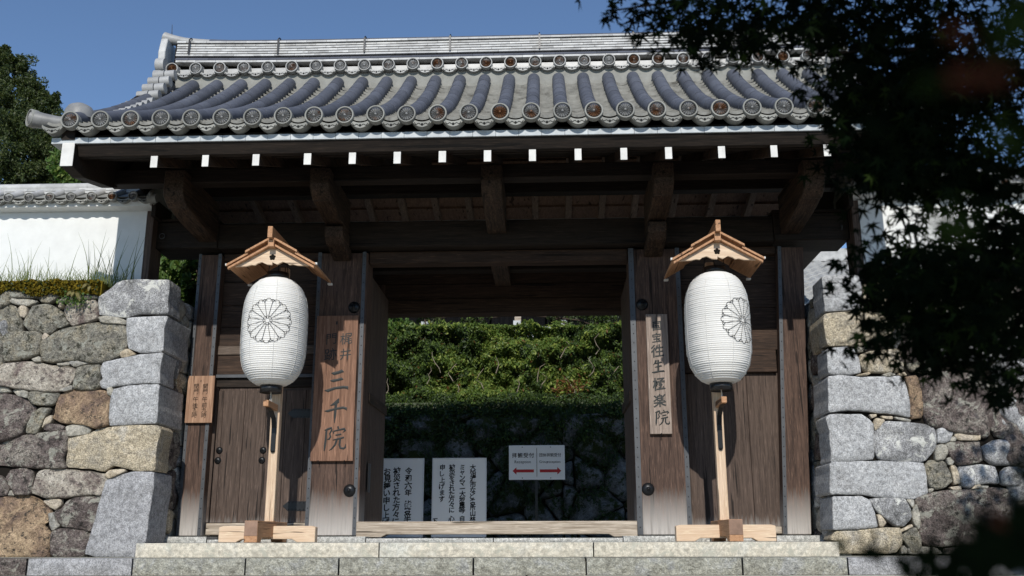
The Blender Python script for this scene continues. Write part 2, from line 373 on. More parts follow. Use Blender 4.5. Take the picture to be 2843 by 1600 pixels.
# main beam, boxed ends
def beam(name,x0,x1,y0,y1,z0,z1,mat,bev=.01,parent=gate): return boxpart(name,(x0,y0,z0),(x1,y1,z1),mat,parent,bev)
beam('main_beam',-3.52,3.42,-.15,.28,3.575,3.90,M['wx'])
for s,xa,xb in ((-1,-4.33,-3.524),(1,3.424,4.34)):
    o=beam('beam_end',xa,xb,-.16,.36,3.58,3.93,M['wx']); beam('top_cap',xa-.02,xb,-.19,.38,3.934,3.965,M['wx'],.004,o)
    tb=MB().tube([(xa+.1+.035*math.cos(a*.5236),-.178,3.74+.035*math.sin(a*.5236)) for a in range(13)] if s<0 else [(xb-.10,-.18-.03*math.sin(a*.5236),3.73+.04*math.cos(a*.5236)) for a in range(13)],.005,6)
    part('ring_handle',tb,M['strip'],o)
beam('lintel',-1.635,1.635,.06,.26,3.41,3.57,M['wxl'])
beam('lintel',-3.50,-2.274,.05,.22,3.47,3.572,M['wxl']); beam('lintel',2.274,3.48,.05,.22,3.47,3.572,M['wxl'])
# back part: rear beam of three planks, rear posts, cross pieces
beam('rear_beam',-1.9,1.9,1.80,2.08,3.165,3.38,M['wxl']); beam('rear_beam',-1.9,1.9,1.81,2.08,3.384,3.60,M['wxl'])
beam('rear_beam',-1.9,1.9,1.82,2.08,3.604,3.84,M['wxl']); beam('rear_cross_beam',-1.9,1.9,1.3,1.5,3.66,3.86,M['wx']); beam('cross_beam',-.13,.10,.35,1.78,3.55,3.80,M['wy'])
for x in (-1.98,1.72): beam('rear_post',x,x+.26,1.8,2.1,-.02,3.6,M['wz'])
for x0,x1 in ((-1.72,-1.66),(1.66,1.72)):
    for k in range(5):
        beam('door_plank',x0,x1,.37+.28*k,.645+.28*k,.06,3.35,M['wz2'],.004)
    beam('door_rail',x0+(.061 if x0<0 else -.03),x1+(.03 if x0<0 else -.061),.4,1.74,1.7,1.82,M['wy'],.004)
mb=MB().box((-1.64,.5,.60),(-1.628,.63,.95)); part('latch_plate',mb,M['iron'],gate)
# threshold with its slot
mb=MB(); mb.prism([(-1.655,.055),(-1.36,.055),(-1.30,.085),(1.30,.085),(1.36,.055),(1.632,.055),(1.632,.233),(-1.655,.233)],'y',-.02,.20); part('threshold',mb,M['sill'],gate,.006)
# ---- left bay: transom boards, wicket door
for z0,z1,y in ((2.38,2.62,.13),(2.625,2.90,.135),(2.905,3.2,.13),(3.205,3.468,.135)): beam('wall_plank',-3.503,-2.272,y,y+.05,z0,z1,M['wxl'],.004)
for z0,z1,y in ((2.27,2.52,.13),(2.525,2.80,.135),(2.805,3.1,.13),(3.105,3.468,.135)): beam('wall_plank',2.272,3.56,y,y+.05,z0,z1,M['wxl'],.004)
beam('transom_rail',-3.503,-2.272,.10,.2,2.265,2.376,M['wxb2'],.006); beam('wall_plank',-3.503,-2.272,.12,.17,2.02,2.262,M['wxl'],.004)
beam('transom_strip',-3.503,-2.272,.10,.2,1.975,2.016,M['strip'],.002)
beam('transom_rail',2.272,3.40,.10,.2,1.99,2.265,M['wxl'],.006)
beam('door_lintel',-3.503,-2.272,.14,.24,1.86,1.97,M['wx'],.004); beam('door_jamb',-3.503,-3.47,.12,.24,.23,1.86,M['wz2'],.004)
beam('door_sill',-3.47,-2.272,.05,.25,.085,.222,M['sill'],.006); beam('door_sill',2.272,3.31,.05,.25,.085,.165,M['sill'],.006)
wd=boxpart('wicket_door',(-3.462,.165,.226),(-2.30,.205,1.855),M['wz2'],gate,.003)
for x0,x1 in ((-3.462,-3.40),(-3.396,-3.13),(-3.126,-2.86),(-2.856,-2.62),(-2.616,-2.37),(-2.366,-2.302)): beam('door_plank',x0,x1,.14+rnd.uniform(0,.004),.163,.228,1.82,M['wz2'],.003,wd)
for x,z in ((-3.405,1.087),(-3.415,.965),(-2.865,1.085),(-2.873,.965)): boss(x,.138,z,.042,wd)
for z in (1.53,.42):
    mb=MB(); mb.prism([(-2.30,z-.055),(-2.30,z+.055),(-2.52,z+.055),(-2.585,z),(-2.52,z-.055)],'y',.132,.139); 
    for k in range(5):
        for s in (-1,1): mb.lathe([(.007,0),(.006,.004),(.001,.006)],(-2.33-.045*k,.132,z+s*.04),6,1,'y')
    put('hinge',mb.mesh('hinge',[M['iron'],M['iron']]),wd)
# ---- right bay planks
for x0,x1 in ((2.275,2.60),(2.604,3.028),(3.032,3.50)): beam('wall_plank',x0,x1,.16,.2,.167,1.985,M['wz2'],.004)
# ---- bracket arms: side profile (y,z), extruded in x
def arm(xc,w,prof,lean=0):
    mb=MB().prism(prof,'x',xc-w/2,xc+w/2); return part('bracket_arm',mb,M['wy'],gate,.012)
def curve(pts,n=4):
    out=[]
    for i in range(len(pts)-1):
        a,b=Vector(pts[i]),Vector(pts[i+1]); out.append(tuple(a))
    out.append(pts[-1]); return out
upper=[(-1.345,4.16),(-1.36,3.965),(-1.335,3.90),(-1.26,3.85),(-1.19,3.822),(-1.18,3.802),(-1.165,3.835),(-1.02,3.80),(-.75,3.765),(-.145,3.72),(-.145,4.16)]
for xc,w in ((-3.652,.235),(-1.965,.225),(0,.235),(1.95,.225),(3.62,.235)):
    p2=[(a,b-.06) if (abs(xc)>3 and b<4.1) else (a,b) for a,b in upper]; arm(xc,w,p2)
lower=[(-.56,3.718),(-.565,3.64),(-.545,3.58),(-.48,3.525),(-.43,3.50),(-.42,3.52),(-.25,3.47),(-.004,3.43),(-.004,3.57),(-.155,3.57),(-.155,3.72)]
for xc in (-1.96,1.945): arm(xc,.225,lower)
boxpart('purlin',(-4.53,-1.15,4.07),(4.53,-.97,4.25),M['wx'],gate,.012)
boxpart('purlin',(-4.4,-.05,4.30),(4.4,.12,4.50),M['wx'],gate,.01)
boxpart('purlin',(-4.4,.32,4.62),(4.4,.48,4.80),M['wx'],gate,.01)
# ---- rafters with white ends, soffit boards and battens
RX=[-3.756,-3.175,-2.605,-2.0255,-1.5235,-1.0236,-.5217,-.0218,.4742,.976,1.4776,1.966,2.5437,3.111,3.684]
RS=.38
ROOF=True
for k,x in enumerate(RX):
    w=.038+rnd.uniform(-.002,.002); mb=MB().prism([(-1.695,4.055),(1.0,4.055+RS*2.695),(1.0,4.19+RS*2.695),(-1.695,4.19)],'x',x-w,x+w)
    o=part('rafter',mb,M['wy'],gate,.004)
    mb=MB().box((x-w-.001,-1.70,4.052+rnd.uniform(-.004,.004)),(x+w+.001,-1.694,4.188)); part('end_cap',mb,M['white'],o,.002)
for i in range(-1,len(RX)):
    xa=RX[i]+.002 if i>=0 else -4.62; xb=RX[i+1]-.002 if i+1<len(RX) else 4.6
    mb=MB().prism([(-1.6,4.222),(1.0,4.222+RS*2.6),(1.0,4.242+RS*2.6),(-1.6,4.242)],'x',xa,xb); part('soffit_board',mb,M['board'],gate)
for k in range(6):
    y=-1.25+.33*k; z=4.222+RS*(y+1.6); mb=MB().box((-4.6,y-.02,z-.022),(4.58,y+.02,z-.003)); part('soffit_batten',mb,M['wx'],gate)
ROOF=False
def zb_(y): return 4.98-.27*(y-.5)
for k,x in enumerate(RX):
    xx=x*.965; mb=MB().prism([(.5,zb_(.5)),(3.3,zb_(3.3)),(3.3,zb_(3.3)+.12),(.5,zb_(.5)+.12)],'x',xx-.045,xx+.045); part('rafter',mb,M['wxb'],gate,.004)
for i in range(-1,len(RX)):
    xa=RX[i]*.965+.002 if i>=0 else -4.42; xb=RX[i+1]*.965-.002 if i+1<len(RX) else 4.4
    mb=MB().prism([(.5,zb_(.5)+.125),(3.3,zb_(3.3)+.125),(3.3,zb_(3.3)+.145),(.5,zb_(.5)+.145)],'x',xa,xb); part('soffit_board',mb,M['board'],gate)
for k in range(8):
    y=.7+.36*k; z=zb_(y)+.125; boxpart('soffit_batten',(-4.4,y-.02,z-.03),(4.4,y+.02,z-.002),M['board'],gate,0)
ROOF=True
# eave fascia + the row of silver boards
mb=MB().prism([(-1.70,4.192),(-1.62,4.192),(-1.70,4.318),(-1.765,4.318)],'x',-4.62,4.6); part('fascia_beam',mb,M['wx'],gate,.004)
x=-4.906; k=0; bw=.2533
while x<4.85:
    w=bw if k else .42
    boxpart('eave_board',(x+.0015,-1.785+rnd.uniform(-.002,.002),4.318),(min(x+w,4.86)-.0015,-1.6,4.386+rnd.uniform(-.002,.002)),M['eavebd'],gate,.002); x+=w; k+=1
# barge boards with white ends
for xa,xb in ((-4.769,-4.629),(4.61,4.75)):
    prof=[(-1.795,4.045),(-1.5,4.02),(-.8,4.16),(0,4.50),(.8,5.05),(1.3,5.4),(1.3,6.0),(.8,6.0),(0,5.2),(-.8,4.70),(-1.3,4.45),(-1.795,4.32)]
    o=part('barge_board',MB().prism(prof,'x',xa,xb),M['wx'],gate,.006)
    part('end_cap',MB().box((xa-.001,-1.801,4.044),(xb+.001,-1.7945,4.322)),M['white'],o,.003)
    # boarded gable
    part('gable_wall',MB().prism([(-.6,4.4),(2.5,4.4),(2.5,5.4),(.9,6.3),(.2,5.6)],'x',xa+(.16 if xa<0 else -.06),xb+(.06 if xa<0 else -.16)),M['wx'],gate)

# ------------------------------------------------------------------ roof tiles
def zr(t): return 4.552+.47*t+.075*t*t        # centre line of the round tiles, t = y + 1.9
def dzr(t): return .47+.15*t
SP=.3418; NX=28; X0=-4.66; TEND=2.50
# deck under the tiles (both slopes)
prof=[]; 
for i in range(13):
    t=.14+(TEND+.1-.14)*i/12; prof.append((t-1.9,zr(t)-.125))
back=[(1.6-(p[0]),p[1]) for p in prof][::-1]
ridge=prof+back
low=[(p[0],p[1]-.06) for p in ridge[::-1]]
# rings for the tile parts
def halfcyl(t0,t1,r0,r1,n=4,seg=10):
    mb=MB(); vs=[]
    for i in range(n+1):
        t=t0+(t1-t0)*i/n; r=r0+(r1-r0)*i/n; y=t-1.9; z=zr(t); s=dzr(t); L=math.hypot(1,s); ny,nz=-s/L,1/L
        for k in range(seg+1):
            a=math.pi*(-.12+1.24*k/seg); vs.append((math.cos(a)*r,y+ny*math.sin(a)*r,z+nz*math.sin(a)*r))
    fs=[(i*(seg+1)+k,(i+1)*(seg+1)+k,(i+1)*(seg+1)+k+1,i*(seg+1)+k+1) for i in range(n) for k in range(seg)]
    mb.add(vs,fs,0,True)
    # front lip
    f=[v for v in vs[:seg+1]]; mb.add(f,[list(range(seg+1))],0)
    return mb
roof=gate
NT=10; tl=(TEND-.02)/NT
meshes=[halfcyl(.02+tl*i,.02+tl*(i+1)+.015,.0875,.0845).mesh('round_tile',M['tblue']) for i in range(NT)]
for c in range(NX):
    for i in range(NT):
        put('round_tile',meshes[i],gate,(X0+SP*c+rnd.uniform(-.002,.002),0,rnd.uniform(-.002,.002)))
# eave disc
def disc(R_,rim,cr,depth=.03,mrec=None):
    mb=MB()
    mb.lathe([(R_*1.0,-.05),(R_,depth*.7),(R_*.96,depth),(R_*.86,depth),(R_*.82,depth*.85),(R_*.81,depth*.3)],(0,0,0),28,0,'y',False)
    mb.lathe([(R_*.81,depth*.3),(.001,depth*.3)],(0,0,0),28,2,'y',False)
    for k in range(16):
        a=2*math.pi*(k+.5)/16; rad=Vector((math.cos(a),0,math.sin(a))); tan=Vector((-math.sin(a),0,math.cos(a))); out=Vector((0,-1,0))
        r0,r1,r2=R_*.14,R_*.62,R_*.77; w0,w1=R_*.022,R_*.098; b=out*depth*.36; h=out*depth*.85
        vs=[rad*r0-tan*w0+b,rad*r0+tan*w0+b,rad*r1+tan*w1+b,rad*r2+b,rad*r1-tan*w1+b,rad*r0+h,rad*r1+h]
        mb.add(vs,[(0,5,6,4),(5,1,2,6),(6,2,3),(4,6,3),(1,5,0)],1,False)
    mb.lathe([(R_*.15,depth*.35),(R_*.12,depth*.9),(R_*.001,depth*1.1)],(0,0,0),10,1,'y')
    return mb.mesh('crest_disc',[rim,cr,M['recess']])
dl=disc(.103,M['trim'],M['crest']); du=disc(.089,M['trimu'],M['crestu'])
TZ=zr(0)-.005
for c in range(NX):
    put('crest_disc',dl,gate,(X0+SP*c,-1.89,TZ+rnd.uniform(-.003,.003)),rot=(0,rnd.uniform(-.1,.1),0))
# arabesque pan-tile ends: hanging crescents
def panend(W_,drop,hgt,mat,name='eave_pan_tile',back=.12):
    mb=MB(); n=12; vs=[]
    for i in range(n+1):
        u=-1+2*i/n; x=u*W_/2; zt=-drop*(1-u*u)+drop*.3; zb=zt-hgt*(1-.55*u*u)
        for y in (0,back): vs+= [(x,y,zt),(x,y,zb)]
    fs=[]
    for i in range(n):
        a=4*i; b=4*(i+1); fs+=[(a,a+1,b+1,b),(a+2,b+2,b+3,a+3),(a,b,b+2,a+2),(a+1,a+3,b+3,b+1)]
    mb.add(vs,fs,0)
    # relief: rim line, centre flower, two scrolls
    cz=-drop*.75-hgt*.5+drop*.02
    mb.lathe([(hgt*.26,0),(hgt*.22,.006),(.001,.007)],(0,0,cz),10,1,'y')
    for s in (-1,1):
        pts=[]
        for k in range(9):
            a=k/8; x=s*(W_*.08+W_*.27*a); zz=cz+drop*.55*a*a+math.sin(a*6.3)*hgt*.2; pts.append((x,-.003,zz))
        mb.tube(pts,.0035,4,1)
    return mb.mesh(name,[mat,M['recess']])
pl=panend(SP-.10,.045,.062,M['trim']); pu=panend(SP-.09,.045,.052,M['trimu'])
for c in range(-1,NX):
    if c>=0 and c<NX-1 or c==-1:
        x=X0+SP*(c+.5) if c>=0 else X0-.20
        put('eave_pan_tile',pl,gate,(x,-1.885,TZ-.055+rnd.uniform(-.002,.002)))
put('eave_pan_tile',pl,gate,(X0+SP*NX-.15,-1.885,TZ-.055))
# pan tiles between the columns: overlapping dished courses with a front lip
mb=MB(); 
for c in range(-1,NX):
    xc=X0+SP*(c+.5); 
    if c==-1: xc=X0-.16
    n=6
    ncourse=23; dt=TEND/ncourse
    for i in range(ncourse):
        t0=.005+dt*i; t1=t0+dt*1.25; vs=[]; jit=rnd.uniform(-.003,.003)
        for (t,lift) in ((t0,.054),(t1,-.010)):
            y=t-1.9; z=zr(t)-.055+lift+jit; s=dzr(t); L=math.hypot(1,s)
            for k in range(n+1):
                u=-1+2*k/n; x=xc+u*(SP/2-.05); vs.append((x,y,z-.045*(1-u*u)))
        for k in range(n+1):
            x,y,z=vs[k]; vs.append((x,y+.010,z-.032))
        fs=[(k,k+1,n+1+k+1,n+1+k) for k in range(n)]+[(k,2*n+2+k,2*n+3+k,k+1) for k in range(n)]
        mb.add(vs,fs,0)
o=part('pan_tile',mb,M['tpan'],gate,kind='stuff')
# deck
def area_poly(name,poly,x0,x1,mat): return part(name,MB().prism(poly,'x',x0,x1),mat,gate)
front=[(p[0],p[1]) for p in prof]
area_poly('roof_deck',front+[(p[0],p[1]-.07) for p in front[::-1]],X0-.29,X0+SP*(NX-1)+.29,M['dark'])
yr=.80
bk=[(2*yr-p[0],p[1]) for p in prof]
area_poly('rear_roof_slope',bk+[(p[0],p[1]-.07) for p in bk[::-1]],X0-.12,X0+SP*(NX-1)+.12,M['tpan'])
# eave underside filler between tiles and boards (dark)
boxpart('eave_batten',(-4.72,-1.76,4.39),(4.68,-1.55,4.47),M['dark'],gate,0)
boxpart('ridge_infill',(-4.6,.655,6.10),(4.5,.70,6.36),M['trim'],gate,0)
# ridge: recessed core, upper disc row, stacked flat tiles, cap
XL,XR=-4.74,4.66
boxpart('ridge_core',(XL+.05,.76,6.20),(XR-.05,.95,6.94),M['dark'],gate,0)
yU=.60; zU=6.465
boxpart('ridge_infill',(XL+.1,.67,6.33),(XR-.1,.72,6.49),M['tsil'],gate,0)
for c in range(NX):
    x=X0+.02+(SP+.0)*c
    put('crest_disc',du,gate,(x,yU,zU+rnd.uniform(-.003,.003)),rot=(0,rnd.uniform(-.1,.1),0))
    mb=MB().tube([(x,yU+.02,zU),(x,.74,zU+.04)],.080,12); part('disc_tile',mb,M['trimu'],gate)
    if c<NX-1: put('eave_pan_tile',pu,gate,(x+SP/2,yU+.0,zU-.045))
def lay(z,h,y,L,off,mat,name='ridge_tile',slope=.01):
    x=XL+.12-off
    while x<XR-.12:
        a=max(x,XL+.1); b=min(x+L,XR-.1)
        if b-a>.03:
            mb=MB(); bow=lambda q:.06*max(0,abs((q-(-.04))/4.7)-.55)**1.6*2.2
            mb.prism([(y,z-h/2),(1.6-y,z-h/2),(1.6-y,z+h/2),(y+slope,z+h/2)],'x',a+.0015,b-.0015)
            for i,v in enumerate(mb.v): mb.v[i]=(v[0],v[1]+rnd.uniform(-.0015,.0015),v[2]+bow(v[0]))
            part(name,mb,mat,gate)
        x+=L
lay(6.577,.034,.63,.29,.0,M['tsil']); 
lay(6.632,.05,.65,.29,.12,M['tblue'],'ridge_round_tile',.04)
zz=6.692
for k in range(6): lay(zz,.031,.665+.006*k-(.02 if k==5 else 0),.29,(.145 if k%2 else 0)+rnd.uniform(0,.05),M['tsil']); zz+=.0425
ztopr=zz-.02
# cap tiles, flaring up at both ends
def capz(x): 
    d=max(0,abs(x+.04)-3.9); return ztopr+.0+.17*d*d+.06*max(0,abs((x+.04)/4.7)-.55)**1.6*2.2
x=-4.2
while x<4.1:
    mb=MB().tube([(x,.8,capz(x)-.01),(x+.33,.8,capz(x+.33)-.01)],.075,10); part('ridge_cap_tile',mb,M['tblue'],gate); x+=.332
for s in (-1,1):
    xe=-4.88 if s<0 else 4.80
    pts=[(xe+(-s)*q,.8,z) for q,z in ((0,7.075),(.12,7.035),(.3,6.995),(.5,6.97),(.72,6.95))]
    mb=MB().tube(pts,[.085,.078,.07,.07,.07],14); part('end_cap_tile',mb,M['tsil2'],gate)
    part('ridge_end_tile',MB().prism([(.60,6.54),(1.04,6.54),(1.06,6.74),(1.0,6.98),(.64,6.98),(.58,6.74)],'x',xe-s*.02,xe-s*.12),M['tsil'],gate,.01)
    part('lightning_spike',MB().tube([(xe+.10*-s,.8,7.13),(xe+.09*-s,.8,7.29)],[.006,.003],5),M['iron'],gate)
    for (z,y,r,xo) in ((6.50,.56,.105,.0),(6.29,.46,.082,-.02)):
        mb=MB().tube([(xe+s*(-.04+xo),y,z),(xe-s*.16,y,z)],r,18); part('verge_round_tile',mb,M['tsil2'],gate)
    vp=[(t-1.9,zr(t)+q) for t,q in ((.1,.01),(.6,.02),(1.1,.03),(1.6,.05),(1.9,.09),(2.2,.17),(2.5,.25))]; part('verge_light_stop',MB().prism(vp+[(a,b-.25) for a,b in vp[::-1]],'x',xe-s*.09,xe-s*.24),M['wx'],gate)  # backing added to stop sun leaking between the verge tiles
    for k in range(-6,5):
        y=-.154+.145*k; t=y+1.9; z=zr(t)+(-.026,.045,.11,.17,.22)[max(k,0)]; e=xe-s*.08
        part('verge_tile',MB().tube([(e,y,z-.01),(e-s*.15,y,z+.0)],[.080,.080],14),M['tsil2'],gate)
        part('verge_tile',MB().tube([(e-s*.16,y,z+.0),(e-s*.29,y,z+.01)],[.075,.075],14),M['tsil2'],gate)
# straps round the ridge
for px in (520,768,1009,1248,1498,1761,2222):
    x=at(px,140,.6)[0]; b=.06*max(0,abs((x+.04)/4.7)-.55)**1.6*2.2
    mb=MB().box((x-.012,.645,6.70+b),(x+.012,.655,ztopr+b)); mb.tube([(x,.65,ztopr+b),(x,.70,ztopr+.045+b),(x,.76,ztopr+.06+b)],.009,6); part('ridge_strap',mb,M['iron'],gate)
# corner pieces at the eave ends
for s in (-1,1):
    xb=-4.70 if s<0 else 4.62
    mb=MB().tube([(xb+s*.0,-1.80,4.55),(xb+s*.14,-1.81,4.555),(xb+s*.30,-1.83,4.575),(xb+s*.42,-1.84,4.60)],[.075,.078,.088,.10],16); part('corner_tile',mb,M['tmid'],gate)
    o=put('crest_disc',dl,gate,(xb+s*.43,-1.85,4.602),rot=(0,0,s*math.radians(42)))
    mb=MB().lathe([(.17,0),(.165,.08),(.13,.15),(.07,.185),(.001,.19)],(xb+s*.02,-1.6,4.69),18); part('verge_cap',mb,M['tmid'],gate)
ROOF=False

# ------------------------------------------------------------------ lettering
_fc={}
def glyph(ch, bold=0.0):
    k=(ch,bold)
    if k not in _fc:
        c=D.curves.new('t','FONT'); c.body=ch; c.size=1; c.align_x='CENTER'; c.align_y='CENTER'; c.offset=bold; c.resolution_u=2; c.extrude=0
        o=D.objects.new('t',c); col.objects.link(o); dg=bpy.context.evaluated_depsgraph_get(); dg.update()
        me=D.meshes.new_from_object(o.evaluated_get(dg)); vs=[tuple(v.co) for v in me.vertices]; fs=[tuple(p.vertices) for p in me.polygons]
        D.objects.remove(o); D.curves.remove(c); D.meshes.remove(me)
        if vs:
            xs=[v[0] for v in vs]; ys=[v[1] for v in vs]; cx=(min(xs)+max(xs))/2; cy=(min(ys)+max(ys))/2
            if len(ch)==1 and ord(ch)>0x2e80: vs=[(v[0]-cx,v[1]-cy,0) for v in vs]
        _fc[k]=(vs,fs)
    return _fc[k]
def letters(mb, ch, x, z, y, size, bold=.012, sx=1, shear=.0, tilt=0.0, depth=0.0):
    vs,fs=glyph(ch,bold); out=[]
    ct,st=math.cos(tilt),math.sin(tilt)
    for v in vs:
        a=(v[0]*sx)*size; b=(v[1]+shear*v[0])*size; out.append((x+a*ct-b*st,y,z+a*st+b*ct))
    fs2=[f[::-1] for f in fs] if False else fs
    mb.add(out,fs2,0)
def column(par, text, x, ztop_, pitch, y, size, **k):
    z=ztop_
    for ch in text:
        if ch!=' ': mb=MB(); letters(mb,ch,x+rnd.uniform(-.04,.04)*size,z,y,size*rnd.uniform(.95,1.08),**k); part('character',mb,M['ink'],par)
        z-=pitch*(.6 if ch==' ' else 1)
def stroke(mb, pts, w, y, cx, cz, s, h=.0):
    # brush stroke: polyline with a width per point, raised y
    P=[Vector((cx+p[0]*s,0,cz+p[1]*s)) for p in pts]; n=len(P); L=[];Rr=[]
    for i,p in enumerate(P):
        t=(P[min(i+1,n-1)]-P[max(i-1,0)]).normalized(); nn=Vector((-t.z,0,t.x)); ww=w[i]*s*.5
        L.append(p+nn*ww); Rr.append(p-nn*ww)
    vs=[(v.x,y,v.z) for v in L]+[(v.x,y,v.z) for v in Rr]+[(p.x,y-h,p.z) for p in P]
    fs=[]
    for i in range(n-1): fs+=[(i,i+1,2*n+i+1,2*n+i),(2*n+i,2*n+i+1,n+i+1,n+i)]
    fs+=[(n-1,2*n-1,3*n-1),(0,2*n,n)]
    mb.add(vs,fs,0)
SAN=[([(-.22,.36),(-.12,.34),(.05,.38),(.2,.44),(.27,.40)],[.03,.13,.12,.13,.04]),([(-.25,.06),(-.14,.05),(.05,.09),(.2,.13),(.26,.10)],[.03,.11,.10,.11,.03]),([(-.46,-.33),(-.33,-.34),(-.05,-.24),(.3,-.2),(.45,-.22),(.47,-.3)],[.03,.12,.10,.11,.12,.02])]
SEN=[([(.12,.5),(.08,.38),(-.05,.28),(-.22,.2)],[.04,.16,.13,.02]),([(-.46,-.02),(-.33,-.02),(0,.07),(.32,.12),(.44,.08),(.46,.0)],[.02,.10,.09,.10,.11,.02]),([(.02,.3),(.0,.1),(-.01,-.2),(-.02,-.52)],[.12,.10,.10,.02])]
IN=[([(-.42,.34),(-.30,.38),(-.14,.44),(-.12,.36),(-.2,.2),(-.16,.08),(-.22,-.02),(-.3,-.04)],[.03,.09,.09,.07,.06,.07,.07,.02]),([(-.34,.36),(-.35,.0),(-.38,-.3),(-.40,-.5)],[.08,.08,.09,.03]),
 ([(.12,.50),(.16,.40)],[.07,.06]),([(-.06,.30),(-.04,.2)],[.08,.03]),([(-.04,.30),(.2,.36),(.40,.40),(.43,.34),(.34,.24)],[.05,.07,.09,.09,.02]),
 ([(.04,.14),(.28,.18)],[.06,.07]),([(-.06,-.06),(.15,-.01),(.4,.05)],[.04,.07,.07]),([(.10,-.04),(.04,-.25),(-.1,-.42),(-.2,-.48)],[.08,.08,.06,.02]),([(.24,0),(.22,-.25),(.26,-.38),(.40,-.40),(.46,-.36),(.47,-.22)],[.08,.08,.08,.09,.08,.02])]
def hooks(parent,pts,y):
    for x,z in pts: part('hook',MB().tube([(x,y-.03,z+.01),(x,y-.03,z-.025),(x,y+.03,z-.03)],.006,5),M['iron'],parent)
# left hanging board
b=thing('name_board','broad brown temple name board with three large carved characters, on left pillar','signboard',group='boards hung on the pillars')
x0,x1,z0,z1=-2.235,-1.722,.935,2.715; yb=-.052
boxpart('panel',(x0,yb,z0),(x1,-.014,z1),M['plaqL'],b,.004)
yy=yb-.003; cx=(x0+x1)/2-.005
def sz(px,py): p=at(px,py,-.06); return p.x,p.z
for S_,(px,py),s in ((SAN,(934,1061),.275),(SEN,(931,1140),.262),(IN,(928,1218),.262)):
    X,Z=sz(px,py); mb=MB(); [stroke(mb,p,w,yy,X,Z,s*1.12,.004) for p,w in S_]; part('character',mb,M['carve'],b)
for ch,(px,py),s in (('梶',(961,940),.155),('井',(959,983),.15),('門',(920,941),.15),('跡',(917,984),.16)):
    X,Z=sz(px,py); mb=MB(); letters(mb,ch,X,Z,yy,s,bold=.004,shear=.12); part('character',mb,M['carve'],b)
part('nail',MB().box((cx-.008,yb-.012,2.60),(cx+.008,yb,2.64)),M['iron'],b); hooks(b,[(x0+.1,z0),(x1-.1,z0)],yb+.02)
# right hanging board
b=thing('name_board','narrow pale temple name board with seven brushed characters, on right pillar','signboard',group='boards hung on the pillars')
x0,x1,z0,z1=1.819,2.080,1.232,2.69
boxpart('panel',(x0,yb,z0),(x1,-.014,z1),M['plaqR'],b,.004)
SEI=[([(-.12,.50),(-.2,.30),(-.34,.14)],[.12,.10,.02]),([(-.26,.24),(.0,.29),(.26,.36),(.32,.30)],[.04,.10,.10,.03]),([(-.22,-.02),(.0,.03),(.24,.09),(.28,.03)],[.04,.10,.10,.03]),([(-.46,-.40),(-.3,-.40),(.1,-.32),(.42,-.30),(.48,-.37)],[.03,.12,.10,.12,.02]),([(.03,.52),(.02,.1),(.0,-.36)],[.11,.10,.10])]
for S_,(px,py),s in ((SEI,(1827,1019),.165),(IN,(1838,1160),.185)):
    X,Z=sz(px,py); mb=MB(); [stroke(mb,p,[q*1.15 for q in w],yy,X,Z,s,.004) for p,w in S_]; part('character',mb,M['carve'],b)
for ch,(px,py),s in (('国',(1824,905),.125),('宝',(1823,937),.125),('徃',(1825,974),.165),('極',(1830,1066),.165),('楽',(1832,1112),.165)):
    X,Z=sz(px,py); mb=MB(); letters(mb,ch,X,Z,yy,s,bold=.018,shear=.12,sx=.95); part('character',mb,M['carve'],b)
part('nail',MB().box((1.94,yb-.012,2.60),(1.955,yb,2.65)),M['iron'],b); hooks(b,[(1.95,z0)],yb+.02)
# opening hours board
b=thing('name_board','small orange wooden board with opening hours on left outer post','signboard',group='boards hung on the pillars')
boxpart('panel',(-3.795,-.045,1.402),(-3.463,-.012,1.977),M['hours'],b,.003)
mb=MB()
def sh(px,py): p=at(px,py,-.05); return p.x,p.z
for ch,py in zip('開門午前九時',(1073,1088,1109,1125,1138.5,1153)):
    X,Z=sh(570-(py-1073)*.055,py); mb=MB(); letters(mb,ch,X,Z,-.048,.07,bold=-.004,shear=.12); part('character',mb,M['ink'],b)
for ch,py in zip('閉門午後五時',(1073,1088,1109,1126,1139,1153)):
    X,Z=sh(545-(py-1073)*.07,py); mb=MB(); letters(mb,ch,X,Z,-.048,.07,bold=-.004,shear=.12); part('character',mb,M['ink'],b)
part('nail',MB().box((-3.635,-.052,1.90),(-3.628,-.044,1.925)),M['iron'],b)

